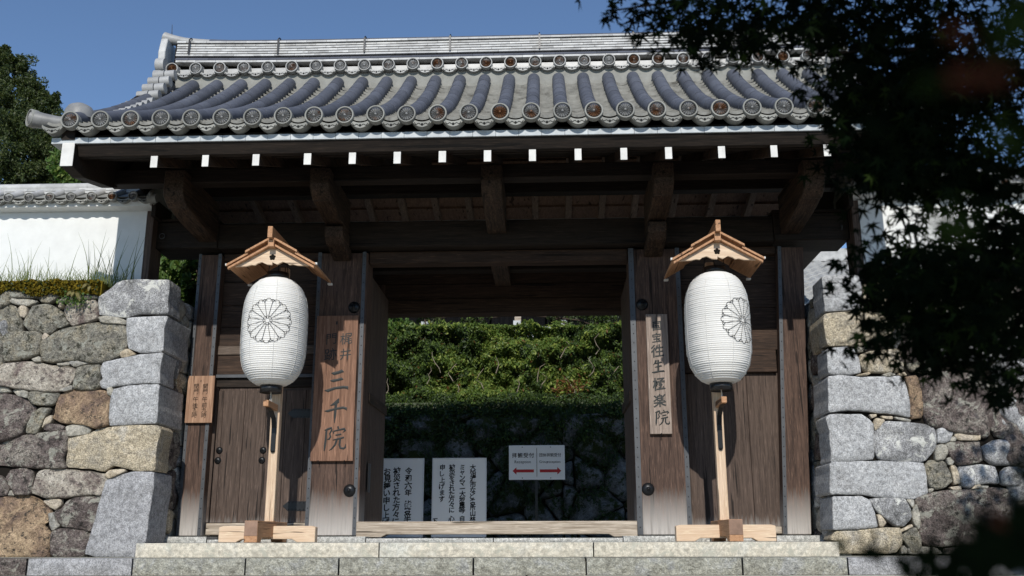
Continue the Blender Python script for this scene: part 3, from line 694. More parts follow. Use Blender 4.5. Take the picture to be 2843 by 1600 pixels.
# ------------------------------------------------------------------ paper lanterns on wooden stands
def make_stand(label):
    t=thing('lantern_stand',label,'lantern stand',(0,0,0),group='roofed wooden stands holding the lanterns')
    # local: x=0 post centre, y as in the world, ground z=0
    foot=lambda L:[(-L,.03),(-L,.175-.01),(-L+.05,.178),(L-.05,.178),(L,.165),(L,.03),(L,.0),(L-.20,.0),(L-.26,.035),(-L+.26,.035),(-L+.20,0),(-L,0)]
    part('foot_beam',MB().prism(foot(.545),'y',-.60,-.48),M['new_x'],t,.006)
    pr=[(-1.2,.0),(-1.2,.225),(-.02,.225),(-.02,.0),(-.16,.0),(-.2,.055),(-1.02,.055),(-1.06,0)]
    o=part('foot_beam',MB().prism(pr,'x',-.072,.072),M['new_y'],t,.005)
    part('end_face',MB().box((-.070,-1.2045,.068),(.070,-1.2005,.222)),M['endgrain'],o,.002)
    boxpart('post',(-.052,-.55,.226),(.052,-.45,3.20),M['new_z'],t,.005)
    boxpart('support_arm',(-.03,-.95,1.475),(.03,-.552,1.545),M['new_y'],t,.005)
    mb=MB(); pts=[(0,-.86,1.47),(0,-.72,1.455),(0,-.60,1.38),(0,-.563,1.28),(0,-.561,1.02)]
    for i in range(4):
        a,b_=Vector(pts[i]),Vector(pts[i+1]); mb.add([(-.026,*a[1:]),(.026,*a[1:]),(.026,*b_[1:]),(-.026,*b_[1:])],[(0,1,2,3)]); 
        mb.add([(-.026,a.y-.01,a.z-.004),(.026,a.y-.01,a.z-.004),(.026,b_.y-.01,b_.z-.004),(-.026,b_.y-.01,b_.z-.004)],[(0,1,2,3)])
    mb.lathe([(.026,0),(.026,.01),(.001,.01)],(0,-.561,1.02),14,0,'y'); part('iron_strap',mb,M['iron'],t)
    # gabled roof: two stepped boards each side
    ap=3.375; ya,yb_=-1.1,-.28
    for s in (-1,1):
        ex,ez=.505*s,3.085; sl=(ap-ez)/(abs(ex)); th=.028
        def rb(xa,xb,lift,y0,y1):
            za=ap-sl*xa; zb=ap-sl*xb; return MB().prism([(s*xa,za+lift),(s*xb,zb+lift),(s*xb,zb+lift+th),(s*xa,za+lift+th)],'y',y0,y1)
        part('roof_board',rb(.275,.515,-.012,ya,yb_),M['new_y'],t,.002); part('roof_board',rb(.02,.30,.016,ya-.02,yb_+.01),M['new_y'],t,.002)
        part('verge_batten',rb(.02,.50,-.055,ya+.01,ya+.055),M['new_y'],t,.003)
        part('roof_batten',MB().box((s*.495-.02,yb_-.0,3.055),(s*.495+.03,yb_+.05,3.075)),M['white'],t)
        part('roof_batten',MB().box((s*.52-.012,ya+.02,3.082),(s*.52+.012,ya+.06,3.105)),M['white'],t)
    # gable board with scalloped lower edge and a flower-shaped opening
    top=[(.43,3.085),(.27,3.17),(.0,3.31),(-.27,3.17),(-.43,3.085)]
    bot=[(-.43,3.078),(-.30,3.082),(-.24,3.098),(-.20,3.092),(-.17,3.115),(-.12,3.13),(-.06,3.10),(0,3.095),(0.001,3.125),(.06,3.098),(.12,3.13),(.17,3.115),(.20,3.092),(.24,3.098),(.30,3.082),(.43,3.078)]
    part('gable_board',MB().prism(top+bot,'y',-1.04,-1.01),M['new_x'],t,.0)
    mb=MB()
    for k in range(5):
        a=math.pi/2+k*2*math.pi/5; mb.lathe([(.017,0),(.016,.002),(.001,.002)],(.022*math.cos(a),-1.041,3.185+.022*math.sin(a)),10,0,'y')
    mb.lathe([(.016,0),(.001,.002)],(0,-1.041,3.185),8,0,'y'); part('flower_opening',mb,M['dark'],t)
    boxpart('ridge_beam',(-.028,-1.2,3.375),(.028,-.2,3.51),M['new_y'],t,.004); boxpart('ridge_block',(-.035,-1.14,3.285),(.035,-.98,3.37),M['new_y'],t,.003)
    return t
st=make_stand('wooden lantern stand with little gabled roof left of the gateway')
st.location=(-2.466,-.29,.0005); st.scale=(.975,)*3
c2=copy_tree(st); c2.location=(2.502,-.29,.0005); c2['label']='wooden lantern stand with little gabled roof right of the gateway'
def lr(z):  # lantern radius by height (0 bottom .. 1.32 top)
    u=(z/1.32)*2-1; a=abs(u)
    return .125+.242*(1-a**3.6)**.62
def make_lantern(label,crest_rot,zc):
    t=thing('paper_lantern',label,'lantern',(0,0,0),group='large white paper lanterns')
    mb=MB(); prof=[]; nr=56
    for i in range(nr):
        jr=rnd.uniform(-.0016,.0016); ja=rnd.uniform(.7,1.25)
        for q,d in ((0,0),(.25,.007),(.5,.010),(.75,.007)):
            z=1.32*(i+q)/nr; prof.append((lr(z)+d*ja+jr,z))
    prof.append((lr(1.32),1.32)); mb.lathe(prof,(0,0,0),72,0,'z'); b=put('body',mb.mesh('body',M['paper']),t)
    mb=MB()
    for k in range(8):
        a=2*math.pi*(k+.35)/8
        mb.tube([((lr(z)+.012)*math.cos(a),(lr(z)+.012)*math.sin(a),z) for z in [1.32*j/28 for j in range(1,28)]],.0018,4,0,True,False)
    put('seam',mb.mesh('seam',M['paper']),t)
    for z0,z1 in ((-.085,.01),(1.31,1.40)):
        mb=MB().lathe([(.001,z0+.015),(.115,z0+.015),(.118,z0),(.128,z0),(.128,z1),(.118,z1),(.001,z1-.01)],(0,0,0),32); put('lacquer_ring',mb.mesh('lacquer_ring',M['blackpl']),t)
    mb=MB().tube([(0,0,1.39),(0,0,1.66)],.006,6); mb.tube([(-.12,0,1.36),(-.11,0,1.50),(0,0,1.58),(.11,0,1.50),(.12,0,1.36)],.006,5,0); put('wire_handle',mb.mesh('wire_handle',M['iron']),t)
    mb=MB().tube([(0,0,-.07),(.004,0,-.13),(-.004,-.004,-.2)],.006,6); mb.tube([(-.004,-.01,-.17),(.018,-.02,-.15),(.022,-.015,-.19),(.0,-.01,-.2),(-.03,-.02,-.23)],.005,5); put('cord',mb.mesh('cord',M['rope']),t)
    # chrysanthemum crest drawn on the curved paper
    Rc=.262; lw=.0026; mb=MB()
    def line(pts,w=lw):
        vs=[]; n=len(pts)
        for i,(u,v) in enumerate(pts):
            a=Vector(pts[min(i+1,n-1)])-Vector(pts[max(i-1,0)]); a.normalize(); nn=Vector((-a.y,a.x))*w
            for s in (-1,1):
                uu,vv=u+nn.x*s,v+nn.y*s; z=zc+vv; rr=lr(z)+.0135; ph=uu/.37+crest_rot-math.pi/2; vs.append((rr*math.cos(ph),rr*math.sin(ph),z))
        mb.add(vs,[(2*i,2*i+1,2*i+3,2*i+2) for i in range(n-1)],0)
    pol=lambda r,a:(r*math.cos(a),r*math.sin(a))
    for k in range(16):
        a0=2*math.pi*k/16; da=math.pi/16; rb=Rc*.84
        line([pol(Rc*(.22+.62*q/7),a0-da+ (0)) for q in range(8)])
        # rounded petal tip
        c=pol(rb*math.cos(da),a0); rr=rb*math.sin(da)
        tip=[]
        for q in range(9):
            th=a0-math.pi/2+math.pi*q/8; tip.append((c[0]+rr*math.cos(th)+.28*rr*math.cos(a0)*math.sin(math.pi*q/8),c[1]+rr*math.sin(th)+.28*rr*math.sin(a0)*math.sin(math.pi*q/8)))
        line(tip)
        line([pol(Rc*(.93+.065*math.sin(math.pi*q/6)),a0+da*(-.62+1.24*q/6)+da) for q in range(7)])
    for k in range(8):
        a=2*math.pi*k/8; cc=pol(Rc*.15,a); line([(cc[0]+Rc*.055*math.cos(q*math.pi/4),cc[1]+Rc*.055*math.sin(q*math.pi/4)) for q in range(9)],lw*.8)
        line([pol(Rc*.2,a+.12+.5*q/3*.9) for q in range(4)],lw*.8)
    put('crest',mb.mesh('crest',M['ink']),t); return t
l1=make_lantern('large white paper lantern with whole flower crest, left of gateway',math.radians(3),.72); l1.location=(-2.48,-1.0,1.695); l1.scale=(.965,.965,.932)
l2=make_lantern('large white paper lantern with flower crest turned to the side, right of gateway',math.radians(38),.685); l2.location=(2.515,-1.0,1.679); l2.scale=(.965,.965,.945)

# ------------------------------------------------------------------ notices and sign behind the gate
def notice(x0,x1,zt,cols,label,tops,pitch,size):
    t=thing('notice_board',label,'notice board',group='hand written notices behind the threshold')
    y=3.9; zb=-.02
    boxpart('paper_panel',(x0+.02,y,.08),(x1-.02,y+.01,zt-.02),M['noticepaper'],t,0)
    for a,b_ in (((x0,y-.012,.06),(x0+.022,y+.02,zt)),((x1-.022,y-.012,.06),(x1,y+.02,zt)),((x0+.0225,y-.012,zt-.024),(x1-.0225,y+.02,zt)),((x0+.0225,y-.012,.06),(x1-.0225,y+.02,.082))): boxpart('frame_bar',a,b_,M['frame'],t,.002)
    for x in (x0+.03,x1-.06): boxpart('leg',(x,y+.03,zb),(x+.03,y+.06,.9),M['frame'],t,.002)
    for (text,x,top) in cols: column(t,text,x,top,pitch if len(text)<8 or pitch>.1 else pitch*(.9 if 'ミ' not in text and '被' not in text else .84),y-.004,size,bold=.022,shear=.1)
ps=lambda px,py:(at(px,py,3.9).x,at(px,py,3.9).z)
def cols_(*a): return [(t,ps(px,py)[0],ps(px,py)[1]) for t,px,py in a]
notice(-2.063,-1.375,1.285,cols_(('令和六年 能登半島',1134,1308),('被災された方々に心',1103,1308),('お見舞い申し上げま',1076,1310)),'white notice with three columns of brush writing, beside the open door',None,.112,.118)
notice(-1.242,-.379,1.286,cols_(('大船渡市など各所山林',1313,1298),('ミャンマー大地震等 自',1284,1298),('被災をされた方々に 心',1255,1298),('申し上げます',1228,1298),('下',1206,1448)),'white notice with four columns of brush writing, nearer the reception sign',None,.0985,.098)
t=thing('reception_sign','white two part reception sign with red arrows on a thin post','sign')
y=4.3; x0,x1,z0,z1=-.04,.870,.963,1.518; sc=(x1-x0)/.85
def SX(x): return x0+(x-.006)*sc
def SZ(z): return z0+(z-.898)*sc
boxpart('panel',(x0,y,z0),(x1,y+.012,z1),M['signwhite'],t,.004)
boxpart('post',(SX(.40),y+.02,-.02),(SX(.44),y+.06,1.48),M['iron'],t,.002)
boxpart('divider',(SX(.427),y-.003,SZ(.945)),(SX(.434),y-.001,SZ(1.375)),M['ink'],t,0)
for (xa,xb) in ((.06,.385),(.80,.475)):
    s_=1 if xb>xa else -1; zc=1.03; V_=[(xa,zc),(xa+s_*.06,zc+.055),(xa+s_*.06,zc+.022),(xb,zc+.022),(xb,zc-.022),(xa+s_*.06,zc-.022),(xa+s_*.06,zc-.055)]
    mb=MB().add([(SX(a),y-.003,SZ(b_)) for a,b_ in V_],[(0,1,2,5,6),(2,3,4,5)]); part('arrow',mb,M['signred'],t)
def signtext(ch,x,z,sz_,nm='character',**k):
    mb=MB(); letters(mb,ch,SX(x),SZ(z),y-.003,sz_*sc,**k); part(nm,mb,M['ink'],t)
for i,ch in enumerate('拝観受付'): signtext(ch,.09+.087*i,1.265,.080,bold=.01)
for i,ch in enumerate('団体拝観受付'): signtext(ch,.494+.056*i,1.268,.060,bold=.006,sx=.92)
signtext('Reception',.215,1.165,.062,'word',bold=0); signtext('Group',.535,1.165,.052,'word',bold=0); signtext('reception',.690,1.165,.052,'word',bold=0)
for x in (.21,.64):
    for z in (.925,1.388): part('screw',MB().lathe([(.008,0),(.006,.004),(.001,.004)],(SX(x),y,SZ(z)),8,0,'y'),M['iron'],t)

# ------------------------------------------------------------------ stone walls traced stone by stone
def chaikin(P,n=1,q=.2):
    for _ in range(n):
        o=[]
        for i in range(len(P)):
            a,b=P[i],P[(i+1)%len(P)]; o+=[a*(1-q)+b*q,a*q+b*(1-q)]
        P=o
    return P
def stone(parent,pts2,y0,mat,depth=.35,bulge=.05,crisp=False,mapf=None,name='stone'):
    P=[Vector((a,b)) for a,b in pts2]
    A=sum(P[i].x*P[(i+1)%len(P)].y-P[(i+1)%len(P)].x*P[i].y for i in range(len(P)))
    if A<0: P=P[::-1]
    P=chaikin(P,1,.07 if crisp else .13)
    Q=[]
    for i in range(len(P)):
        a,b=P[i],P[(i+1)%len(P)]; n=max(1,round((b-a).length/.06))
        for k in range(n): Q.append(a.lerp(b,k/n))
    n=len(Q); c=sum(Q,Vector((0,0)))/n
    size=math.sqrt(abs(A)/2); bulge=bulge*min(1,size/.5+.25)
    R_=([(1.0,-depth),(1.010,-.02),(1.008,-.003),(.99,.004),(.8,bulge*.45),(.6,bulge*.7),(.4,bulge*.85),(.2,bulge)] if crisp else [(1.0,-depth),(1.035,-.05),(1.03,-.016),(.995,.002),(.90,bulge*.45),(.72,bulge*.7),(.45,bulge*.9),(.2,bulge)])
    seed=rnd.uniform(0,50); vs=[]; tl0,tl1=(0,0) if crisp else (rnd.uniform(-.09,.09),rnd.uniform(-.12,.06))
    amp=.008 if crisp else .024
    for ri,(s,nn) in enumerate(R_):
        for q in Q:
            p=c+(q-c)*s
            if ri>0:
                e=noise.noise(Vector((p.x*5,p.y*5,seed)))*amp*1.4+noise.noise(Vector((p.x*14,p.y*14,seed)))*amp*.7
            else: e=0
            e+=((p-c).x*tl0+(p-c).y*tl1) if ri>2 else 0
            jx=noise.noise(Vector((p.x*9,p.y*9,seed+9)))*.012 if ri<4 else 0
            vs.append((p.x+jx,nn+e*(.5 if ri<3 else 1),p.y+jx*.7))
    fs=[(i*n+k,(i+1)*n+k,(i+1)*n+(k+1)%n,i*n+(k+1)%n)[::-1] for i in range(len(R_)-1) for k in range(n)]
    vs.append((c.x,R_[-1][1]+noise.noise(Vector((c.x*5,c.y*5,seed)))*amp,c.y)); L=(len(R_)-1)*n
    fs+=[(L+k,L+(k+1)%n,len(vs)-1) for k in range(n)]
    mapf=mapf or (lambda u,nn,v:(u,y0-nn,v))
    mb=MB().add([mapf(*v) for v in vs],fs,0,True)
    if crisp:
        for i in range(len(mb.sm)):
            if i<2*n: mb.sm[i]=False
    return part(name,mb,R[mat],parent)
YW=-.86
def tr(box,pts):
    ox,oy,s={'A':(0,760,3.625),'B':(0,1140,3.152),'C':(2220,760,3.4526),'D':(2220,1160,3.295),'S':(0,0,1)}[box]
    return [xz(ox+x/s,oy+y/s,YW) for x,y in pts]
LW=thing('stone_wall','rough stone wall left of the gate with moss along its top','stone wall',group='dry stone walls either side of the gate')
LS=[('A','gl',.36,1,[(990,300),(1000,230),(1090,170),(1180,90),(1250,62),(1700,60),(1705,100),(1690,400),(1600,410),(1400,405),(1280,440),(1000,420)]),
('A','g',.75,1,[(1275,445),(1480,432),(1690,430),(1650,560),(1640,785),(1400,800),(1300,750),(1285,690),(1272,600)]),
('A','g',.42,1,[(1010,950),(1040,890),(1240,850),(1400,815),(1640,795),(1600,1000),(1610,1105),(1350,1110),(1150,1135),(1080,1165),(1030,1150),(990,1100),(1030,1060),(1005,990)]),
('S','g',.74,1,[(316,1080),(360,1070),(444,1067),(438,1118),(436,1176),(349,1180),(303,1184),(301,1159),(306,1118)]),
('B','t',.38,1,[(580,480),(600,240),(700,225),(790,200),(860,160),(1000,140),(1200,128),(1375,132),(1400,170),(1370,300),(1355,530),(1200,530),(1000,480),(920,530),(760,510),(600,500)]),
('B','gb',.52,1,[(740,1255),(800,1060),(880,760),(920,620),(1000,580),(1150,540),(1350,538),(1345,680),(1310,860),(1275,1160),(1190,1180),(1190,1285),(830,1280)]),
('A','s',.3,0,[(1075,1150),(1130,1140),(1140,1200),(1110,1235),(1075,1210)]),
('B','so',.3,0,[(915,560),(960,520),(1090,510),(1105,530),(1000,580),(940,600)]),
('B','w',.35,0,[(270,715),(330,540),(400,515),(640,520),(850,545),(920,555),(940,610),(900,660),(870,750),(800,735),(580,765),(400,765)]),
('B','p',.35,0,[(450,1285),(445,1130),(460,1060),(540,1025),(700,1040),(780,1075),(770,1160),(740,1210),(740,1285)]),
('B','p',.35,0,[(485,880),(540,860),(590,790),(660,755),(870,755),(870,800),(820,1000),(790,1060),(700,1040),(560,1020),(500,960)]),
('B','so',.3,0,[(370,790),(430,770),(530,775),(535,830),(490,870),(440,850)]),
('B','o',.4,0,[(-60,765),(120,755),(260,750),(360,800),(440,880),(430,960),(370,1000),(440,1070),(430,1200),(440,1285),(300,1290),(-60,1290)]),
('B','s',.3,0,[(430,900),(470,890),(490,960),(520,1010),(450,1060),(425,1000)]),
('B','p',.3,0,[(45,590),(90,515),(200,505),(275,530),(285,600),(265,740),(130,740),(100,690),(60,640)]),
('B','p',.3,0,[(-60,565),(0,565),(40,600),(80,680),(60,740),(-60,755)]),('B','s',.25,0,[(60,745),(85,695),(130,745)]),
('B','p',.35,0,[(-60,310),(50,270),(200,215),(400,190),(560,165),(600,230),(590,330),(540,420),(580,500),(480,510),(300,500),(180,495),(-60,470)]),
('B','s',.3,0,[(575,140),(640,120),(740,125),(800,160),(770,210),(600,230)]),('B','p',.3,0,[(380,170),(410,115),(500,115),(570,140),(560,165),(450,180)]),
('S','o',.35,0,[(148,1154),(165,1099),(188,1084),(234,1083),(292,1085.5),(306,1110),(298,1130),(301,1160),(300,1181),(270,1191),(241,1181),(171,1175),(146,1159)]),
('A','s',.3,0,[(600,1180),(720,1120),(740,1130),(730,1165),(640,1190)]),
('A','m',.35,0,[(735,1150),(750,950),(900,915),(1005,920),(1010,1000),(1000,1110),(1000,1150),(920,1175),(800,1170)]),
('A','w',.35,0,[(-80,935),(80,900),(300,880),(500,920),(690,935),(750,960),(740,1010),(700,1090),(570,1190),(470,1190),(230,1165),(120,1150),(-80,1110)]),
('A','s',.3,0,[(-60,1130),(80,1140),(110,1190),(-60,1200)]),('A','s',.3,0,[(115,1170),(170,1155),(280,1185),(275,1260),(170,1230)]),
('A','m',.3,0,[(280,1260),(290,1190),(420,1180),(580,1195),(590,1230),(560,1300),(480,1330),(340,1320)]),
('S','p',.35,0,[(-20,1091),(33,1096),(72,1110),(96,1133),(85,1160),(70,1180),(60,1205),(20,1222),(-20,1228)]),
('S','m',.3,0,[(88,1146),(110,1132),(140,1133),(128,1155),(113,1180),(105,1205),(70,1205),(72,1180)]),('S','so',.3,0,[(114,1190),(127,1160),(145,1152),(143,1172),(124,1182)]),
('A','m',.4,0,[(410,680),(480,640),(560,590),(640,555),(800,520),(960,490),(1120,510),(1260,530),(1260,620),(1280,700),(1220,800),(1100,870),(960,905),(800,880),(680,880),(540,895),(430,880),(405,800)]),
('A','so',.3,0,[(1205,790),(1280,750),(1370,810),(1300,835),(1220,845)]),
('A','m',.35,0,[(-60,670),(100,590),(250,580),(400,590),(420,640),(400,700),(390,800),(330,830),(200,870),(-60,880)]),
('A','so',.3,0,[(410,640),(450,585),(495,620),(440,670)]),('A','s',.3,0,[(315,860),(400,830),(420,885),(350,890)]),('A','s',.3,0,[(575,900),(690,885),(690,925),(580,920)]),('A','s',.3,0,[(695,890),(800,870),(900,900),(740,945)]),
('A','s',.3,0,[(990,430),(1080,425),(1200,440),(1270,470),(1260,515),(1010,490)]),
('A','w',.3,0,[(640,350),(700,290),(880,265),(960,265),(990,320),(985,450),(880,490),(720,525),(660,440)]),
('A','m',.3,0,[(280,400),(340,320),(480,300),(600,360),(640,420),(600,510),(500,605),(300,580),(230,500)]),
('A','so',.3,0,[(185,350),(230,315),(275,340),(270,410),(240,445),(195,430)]),('A','m',.3,0,[(-60,330),(100,310),(160,330),(190,400),(210,520),(210,590),(80,590),(-60,640)]),
('A','s',.3,0,[(65,280),(110,250),(250,245),(380,275),(290,325),(170,315)]),('A','m',.3,0,[(20,220),(80,130),(170,110),(300,110),(370,170),(390,250),(250,245),(60,255)]),
('A','m',.3,0,[(380,180),(450,150),(560,160),(620,180),(570,250),(500,300),(400,280)]),('A','m',.3,0,[(565,290),(640,230),(740,190),(780,200),(700,280),(600,305)]),
('A','m',.3,0,[(800,210),(880,180),(970,200),(990,250),(880,265),(770,260)]),('A','so',.25,0,[(590,330),(610,300),(650,310),(600,360)]),('A','m',.3,0,[(640,430),(700,510),(620,545),(575,550),(590,490)]),('A','m',.3,0,[(-60,230),(10,220),(40,290),(-60,320)])]
for bx_,mt_,dp,cr,pts in LS: stone(LW,tr(bx_,pts),YW,mt_,dp,.02 if cr else .030,bool(cr))
RW=thing('stone_wall','pale granite stone wall right of the gate partly behind maple leaves','stone wall',group='dry stone walls either side of the gate')
RSn=[('C','g',.42,1,[(215,30),(250,20),(560,10),(600,120),(590,345),(480,350),(240,365),(230,200)]),
('C','t',.62,1,[(232,390),(400,365),(680,362),(900,400),(940,440),(900,560),(600,690),(270,690),(235,560)]),
('C','g',.40,1,[(260,720),(440,700),(520,720),(575,820),(590,950),(500,965),(275,965)]),
('C','g',.62,1,[(275,985),(400,975),(600,990),(800,985),(960,980),(1010,1030),(1050,1200),(1060,1380),(900,1350),(640,1320),(450,1310),(280,1330)]),
('S','g',.42,1,[(2292,1160),(2305,1150),(2390,1150),(2415,1165),(2424,1180),(2427,1275),(2360,1281),(2308,1283),(2303,1200)]),
('D','g',.6,1,[(275,430),(300,405),(700,395),(1130,410),(1150,470),(1175,690),(1040,745),(700,725),(560,705),(285,700)]),
('D','g',.5,1,[(300,720),(560,715),(640,760),(690,860),(720,1000),(500,1020),(312,1025),(300,900)]),
('D','t',.35,0,[(290,1120),(340,1040),(500,1020),(900,1005),(930,1060),(940,1160),(870,1240),(360,1248),(350,1130)]),
('D','gl',.35,0,[(640,745),(780,730),(970,740),(1010,830),(1025,920),(960,990),(880,995),(760,900),(700,840)]),
('D','so',.3,0,[(705,890),(740,890),(800,960),(770,1000),(730,1000)]),('D','s',.3,0,[(980,745),(1050,745),(1050,790),(1030,830)]),
('D','s',.3,0,[(1030,860),(1070,790),(1110,900),(1110,1000),(1090,1025),(1040,960)]),('D','so',.3,0,[(920,1025),(1030,975),(1050,995),(930,1050)]),
('D','m',.3,0,[(945,1060),(1060,1000),(1100,1090),(1130,1248),(1030,1248),(950,1120)]),('D','s',.3,0,[(930,1200),(960,1165),(985,1200),(980,1248),(930,1248)]),
('D','p',.4,0,[(1070,740),(1250,680),(1500,660),(1800,640),(2020,690),(2160,760),(2160,1150),(1800,1170),(1350,1175),(1180,1170),(1110,1100),(1120,900)]),
('D','gl',.35,0,[(680,160),(700,90),(790,30),(1000,45),(1150,55),(1230,100),(1250,200),(1240,290),(1140,400),(900,400),(740,380),(690,280)]),
('D','g',.3,0,[(1250,110),(1310,85),(1410,130),(1380,210),(1330,235),(1255,225)]),('D','so',.3,0,[(1410,140),(1650,150),(1650,210),(1450,205)]),('D','s',.3,0,[(1380,190),(1410,165),(1440,190),(1430,215),(1385,215)]),
('D','s',.3,0,[(1245,260),(1300,240),(1350,260),(1350,330),(1330,385),(1250,390)]),('D','p',.3,0,[(1335,240),(1400,215),(1640,215),(1660,280),(1665,410),(1450,440),(1370,350)]),
('D','gl',.3,0,[(1670,270),(1800,200),(2040,205),(2150,300),(2150,430),(1790,435),(1700,380)]),('D','s',.3,0,[(1345,370),(1400,355),(1420,400),(1400,435),(1355,430)]),
('D','m',.3,0,[(1150,440),(1200,385),(1330,400),(1380,500),(1400,580),(1330,640),(1240,660),(1180,620)]),('D','so',.3,0,[(1380,440),(1430,430),(1465,600),(1410,615)]),
('D','gl',.3,0,[(1440,450),(1650,425),(1780,440),(1825,530),(1820,610),(1700,600),(1600,620),(1550,650),(1480,620)]),('D','gl',.3,0,[(1850,500),(1900,450),(2150,440),(2150,640),(1850,620)]),
('D','so',.3,0,[(1370,640),(1480,620),(1480,660),(1400,665)]),('D','so',.3,0,[(1565,655),(1600,620),(1650,615),(1650,645)]),('D','s',.3,0,[(1180,650),(1240,640),(1210,685),(1185,685)]),('D','s',.3,0,[(1655,620),(1730,625),(1720,650),(1660,645)]),
('D','so',.3,0,[(675,60),(700,0),(780,20),(770,60),(690,120)]),('C','o',.3,0,[(1010,990),(1130,975),(1180,1150),(1190,1370),(1060,1390),(1040,1100)]),
('S','p',.35,0,[(2556,1050),(2597,1035),(2649,1031),(2695,1038),(2730,1061),(2741,1102),(2748,1180),(2748,1205),(2735,1215),(2660,1200),(2610,1190),(2580,1180),(2566,1150)]),
('S','p',.3,0,[(2752,1110),(2780,1075),(2880,1070),(2880,1215),(2770,1215),(2750,1180)]),('C','s',.3,0,[(1780,1040),(1840,990),(1930,1010),(1900,1120),(1810,1150)]),
('C','t',.3,0,[(580,780),(700,735),(960,720),(1000,800),(1000,930),(880,950),(640,940),(590,880)]),('C','m',.3,0,[(1010,760),(1250,740),(1280,850),(1260,950),(1050,930)]),
('C','s',.3,0,[(540,700),(640,700),(640,740),(570,755)]),('C','so',.25,0,[(540,972),(660,945),(680,960),(640,980)]),('C','s',.25,0,[(790,965),(870,945),(920,970),(850,990)]),('C','so',.25,0,[(940,960),(1010,940),(1040,970),(960,985)]),
('C','so',.25,0,[(670,1350),(740,1345),(740,1370),(690,1390)]),('C','so',.25,0,[(780,1360),(890,1370),(890,1400),(800,1390)]),('C','s',.25,0,[(905,1370),(1070,1400),(1060,1425),(930,1400)]),('C','s',.25,0,[(590,300),(620,300),(680,320),(670,350),(590,345)]),
('C','t',.3,0,[(600,110),(700,60),(830,90),(830,320),(700,315),(620,290)]),('D','s',.2,0,[(1000,1180),(1120,1180),(1250,1190),(1320,1250),(1000,1250)]),('D','p',.2,0,[(1340,1190),(1470,1185),(1500,1250),(1330,1250)]),('D','p',.2,0,[(1490,1200),(1620,1185),(1800,1190),(1800,1250),(1500,1250)])]
for bx_,mt_,dp,cr,pts in RSn: stone(RW,tr(bx_,pts),YW,mt_,dp,.02 if cr else .030,bool(cr))
def patch(parent,u0,u1,v0,v1,hs,ws,mats,mapf,gap=.012,bul=.05,depth=.2):
    v=v0
    while v<v1-.03:
        h=min(rnd.uniform(*hs),v1-v); u=u0+rnd.uniform(-.1,0)
        while u<u1:
            w=rnd.uniform(*ws); a,b=max(u,u0),min(u+w,u1)
            if b-a>.07:
                j=lambda:rnd.uniform(-.03,.03)*min(1,h*3)
                P=[(a+gap,v+gap+j()*.3),((a+b)/2+j(),v+gap+j()*.5),(b-gap,v+gap+j()*.3),(b-gap+j()*.3,v+h*.5),(b-gap-abs(j()),v+h-gap),((a+b)/2+j(),v+h-gap+j()*.5),(a+gap+abs(j()),v+h-gap),(a+gap+j()*.3,v+h*.55)]
                stone(parent,P,0,rnd.choice(mats),depth,bul,False,mapf)
            u+=w
        v+=h
def cells(parent,u0,u1,v0,v1,w,h,mats,mapf,jit=.42,gap=.010,bul=.05,depth=.25,aspect=1.0):
    # irregular fitted stones: the cells of jittered points, clipped against one another
    pts=[]; j=0; v=v0-h/2
    while v<v1+h:
        u=u0-w+(w/2 if j%2 else 0)
        while u<u1+w:
            if rnd.random()<.93: pts.append(Vector((u+rnd.uniform(-jit,jit)*w,v+rnd.uniform(-jit,jit)*h)))
            u+=w*rnd.uniform(.75,1.35)
        v+=h; j+=1
    for i,p in enumerate(pts):
        P=[Vector((max(u0,p.x-3*w),max(v0,p.y-3*h))),Vector((min(u1,p.x+3*w),max(v0,p.y-3*h))),Vector((min(u1,p.x+3*w),min(v1,p.y+3*h))),Vector((max(u0,p.x-3*w),min(v1,p.y+3*h)))]
        if P[0].x>=P[1].x or P[0].y>=P[2].y: continue
        for q in pts:
            if q is p: continue
            d=q-p
            if abs(d.x)>4*w or abs(d.y)>4*h: continue
            m_=(p+q)/2; n=Vector((d.x/w**2*h*h if False else d.x,d.y)); c0=n.dot(m_)-gap*n.length
            Q=[]
            for k in range(len(P)):
                a,b=P[k],P[(k+1)%len(P)]; da,db=n.dot(a)-c0,n.dot(b)-c0
                if da<=0: Q.append(a)
                if da*db<0: Q.append(a+(b-a)*(da/(da-db)))
            P=Q
            if len(P)<3: break
        if len(P)<3: continue
        A=abs(sum(P[k].x*P[(k+1)%len(P)].y-P[(k+1)%len(P)].x*P[k].y for k in range(len(P))))/2
        if A<.004: continue
        stone(parent,[tuple(q) for q in P],0,rnd.choice(mats),depth,bul,False,mapf)
# stones mostly hidden by the leaves
ux0=xz(2480,900,YW)[0]; 
cells(RW,ux0,7.2,1.92,2.92,.5,.33,['m','t','gl','s','p'],lambda u,n,v:(u,YW-n,v))
cells(RW,5.55,7.2,-.15,1.92,.6,.42,['m','gl','p'],lambda u,n,v:(u,YW-n,v))
cells(LW,-7.6,-5.66,-.15,2.9,.6,.42,['m','gl','p','o'],lambda u,n,v:(u,YW-n,v))
# return faces towards the gate
cells(LW,-.62,.32,.0,2.88,.30,.30,['p','gl','s','t'],lambda u,n,v:(-3.86+n,u,v),bul=.03)
cells(RW,-.62,.32,.0,2.85,.30,.30,['p','gl','s','m'],lambda u,n,v:(3.70+.045*v-n,u,v),bul=.03)
part('rubble_core',MB().box((-7.6,-.80,-.4),(-3.96,1.2,2.88)),M['dark'],LW); part('rubble_core',MB().box((3.93,-.80,-.4),(7.2,1.2,2.84)),M['dark'],RW)

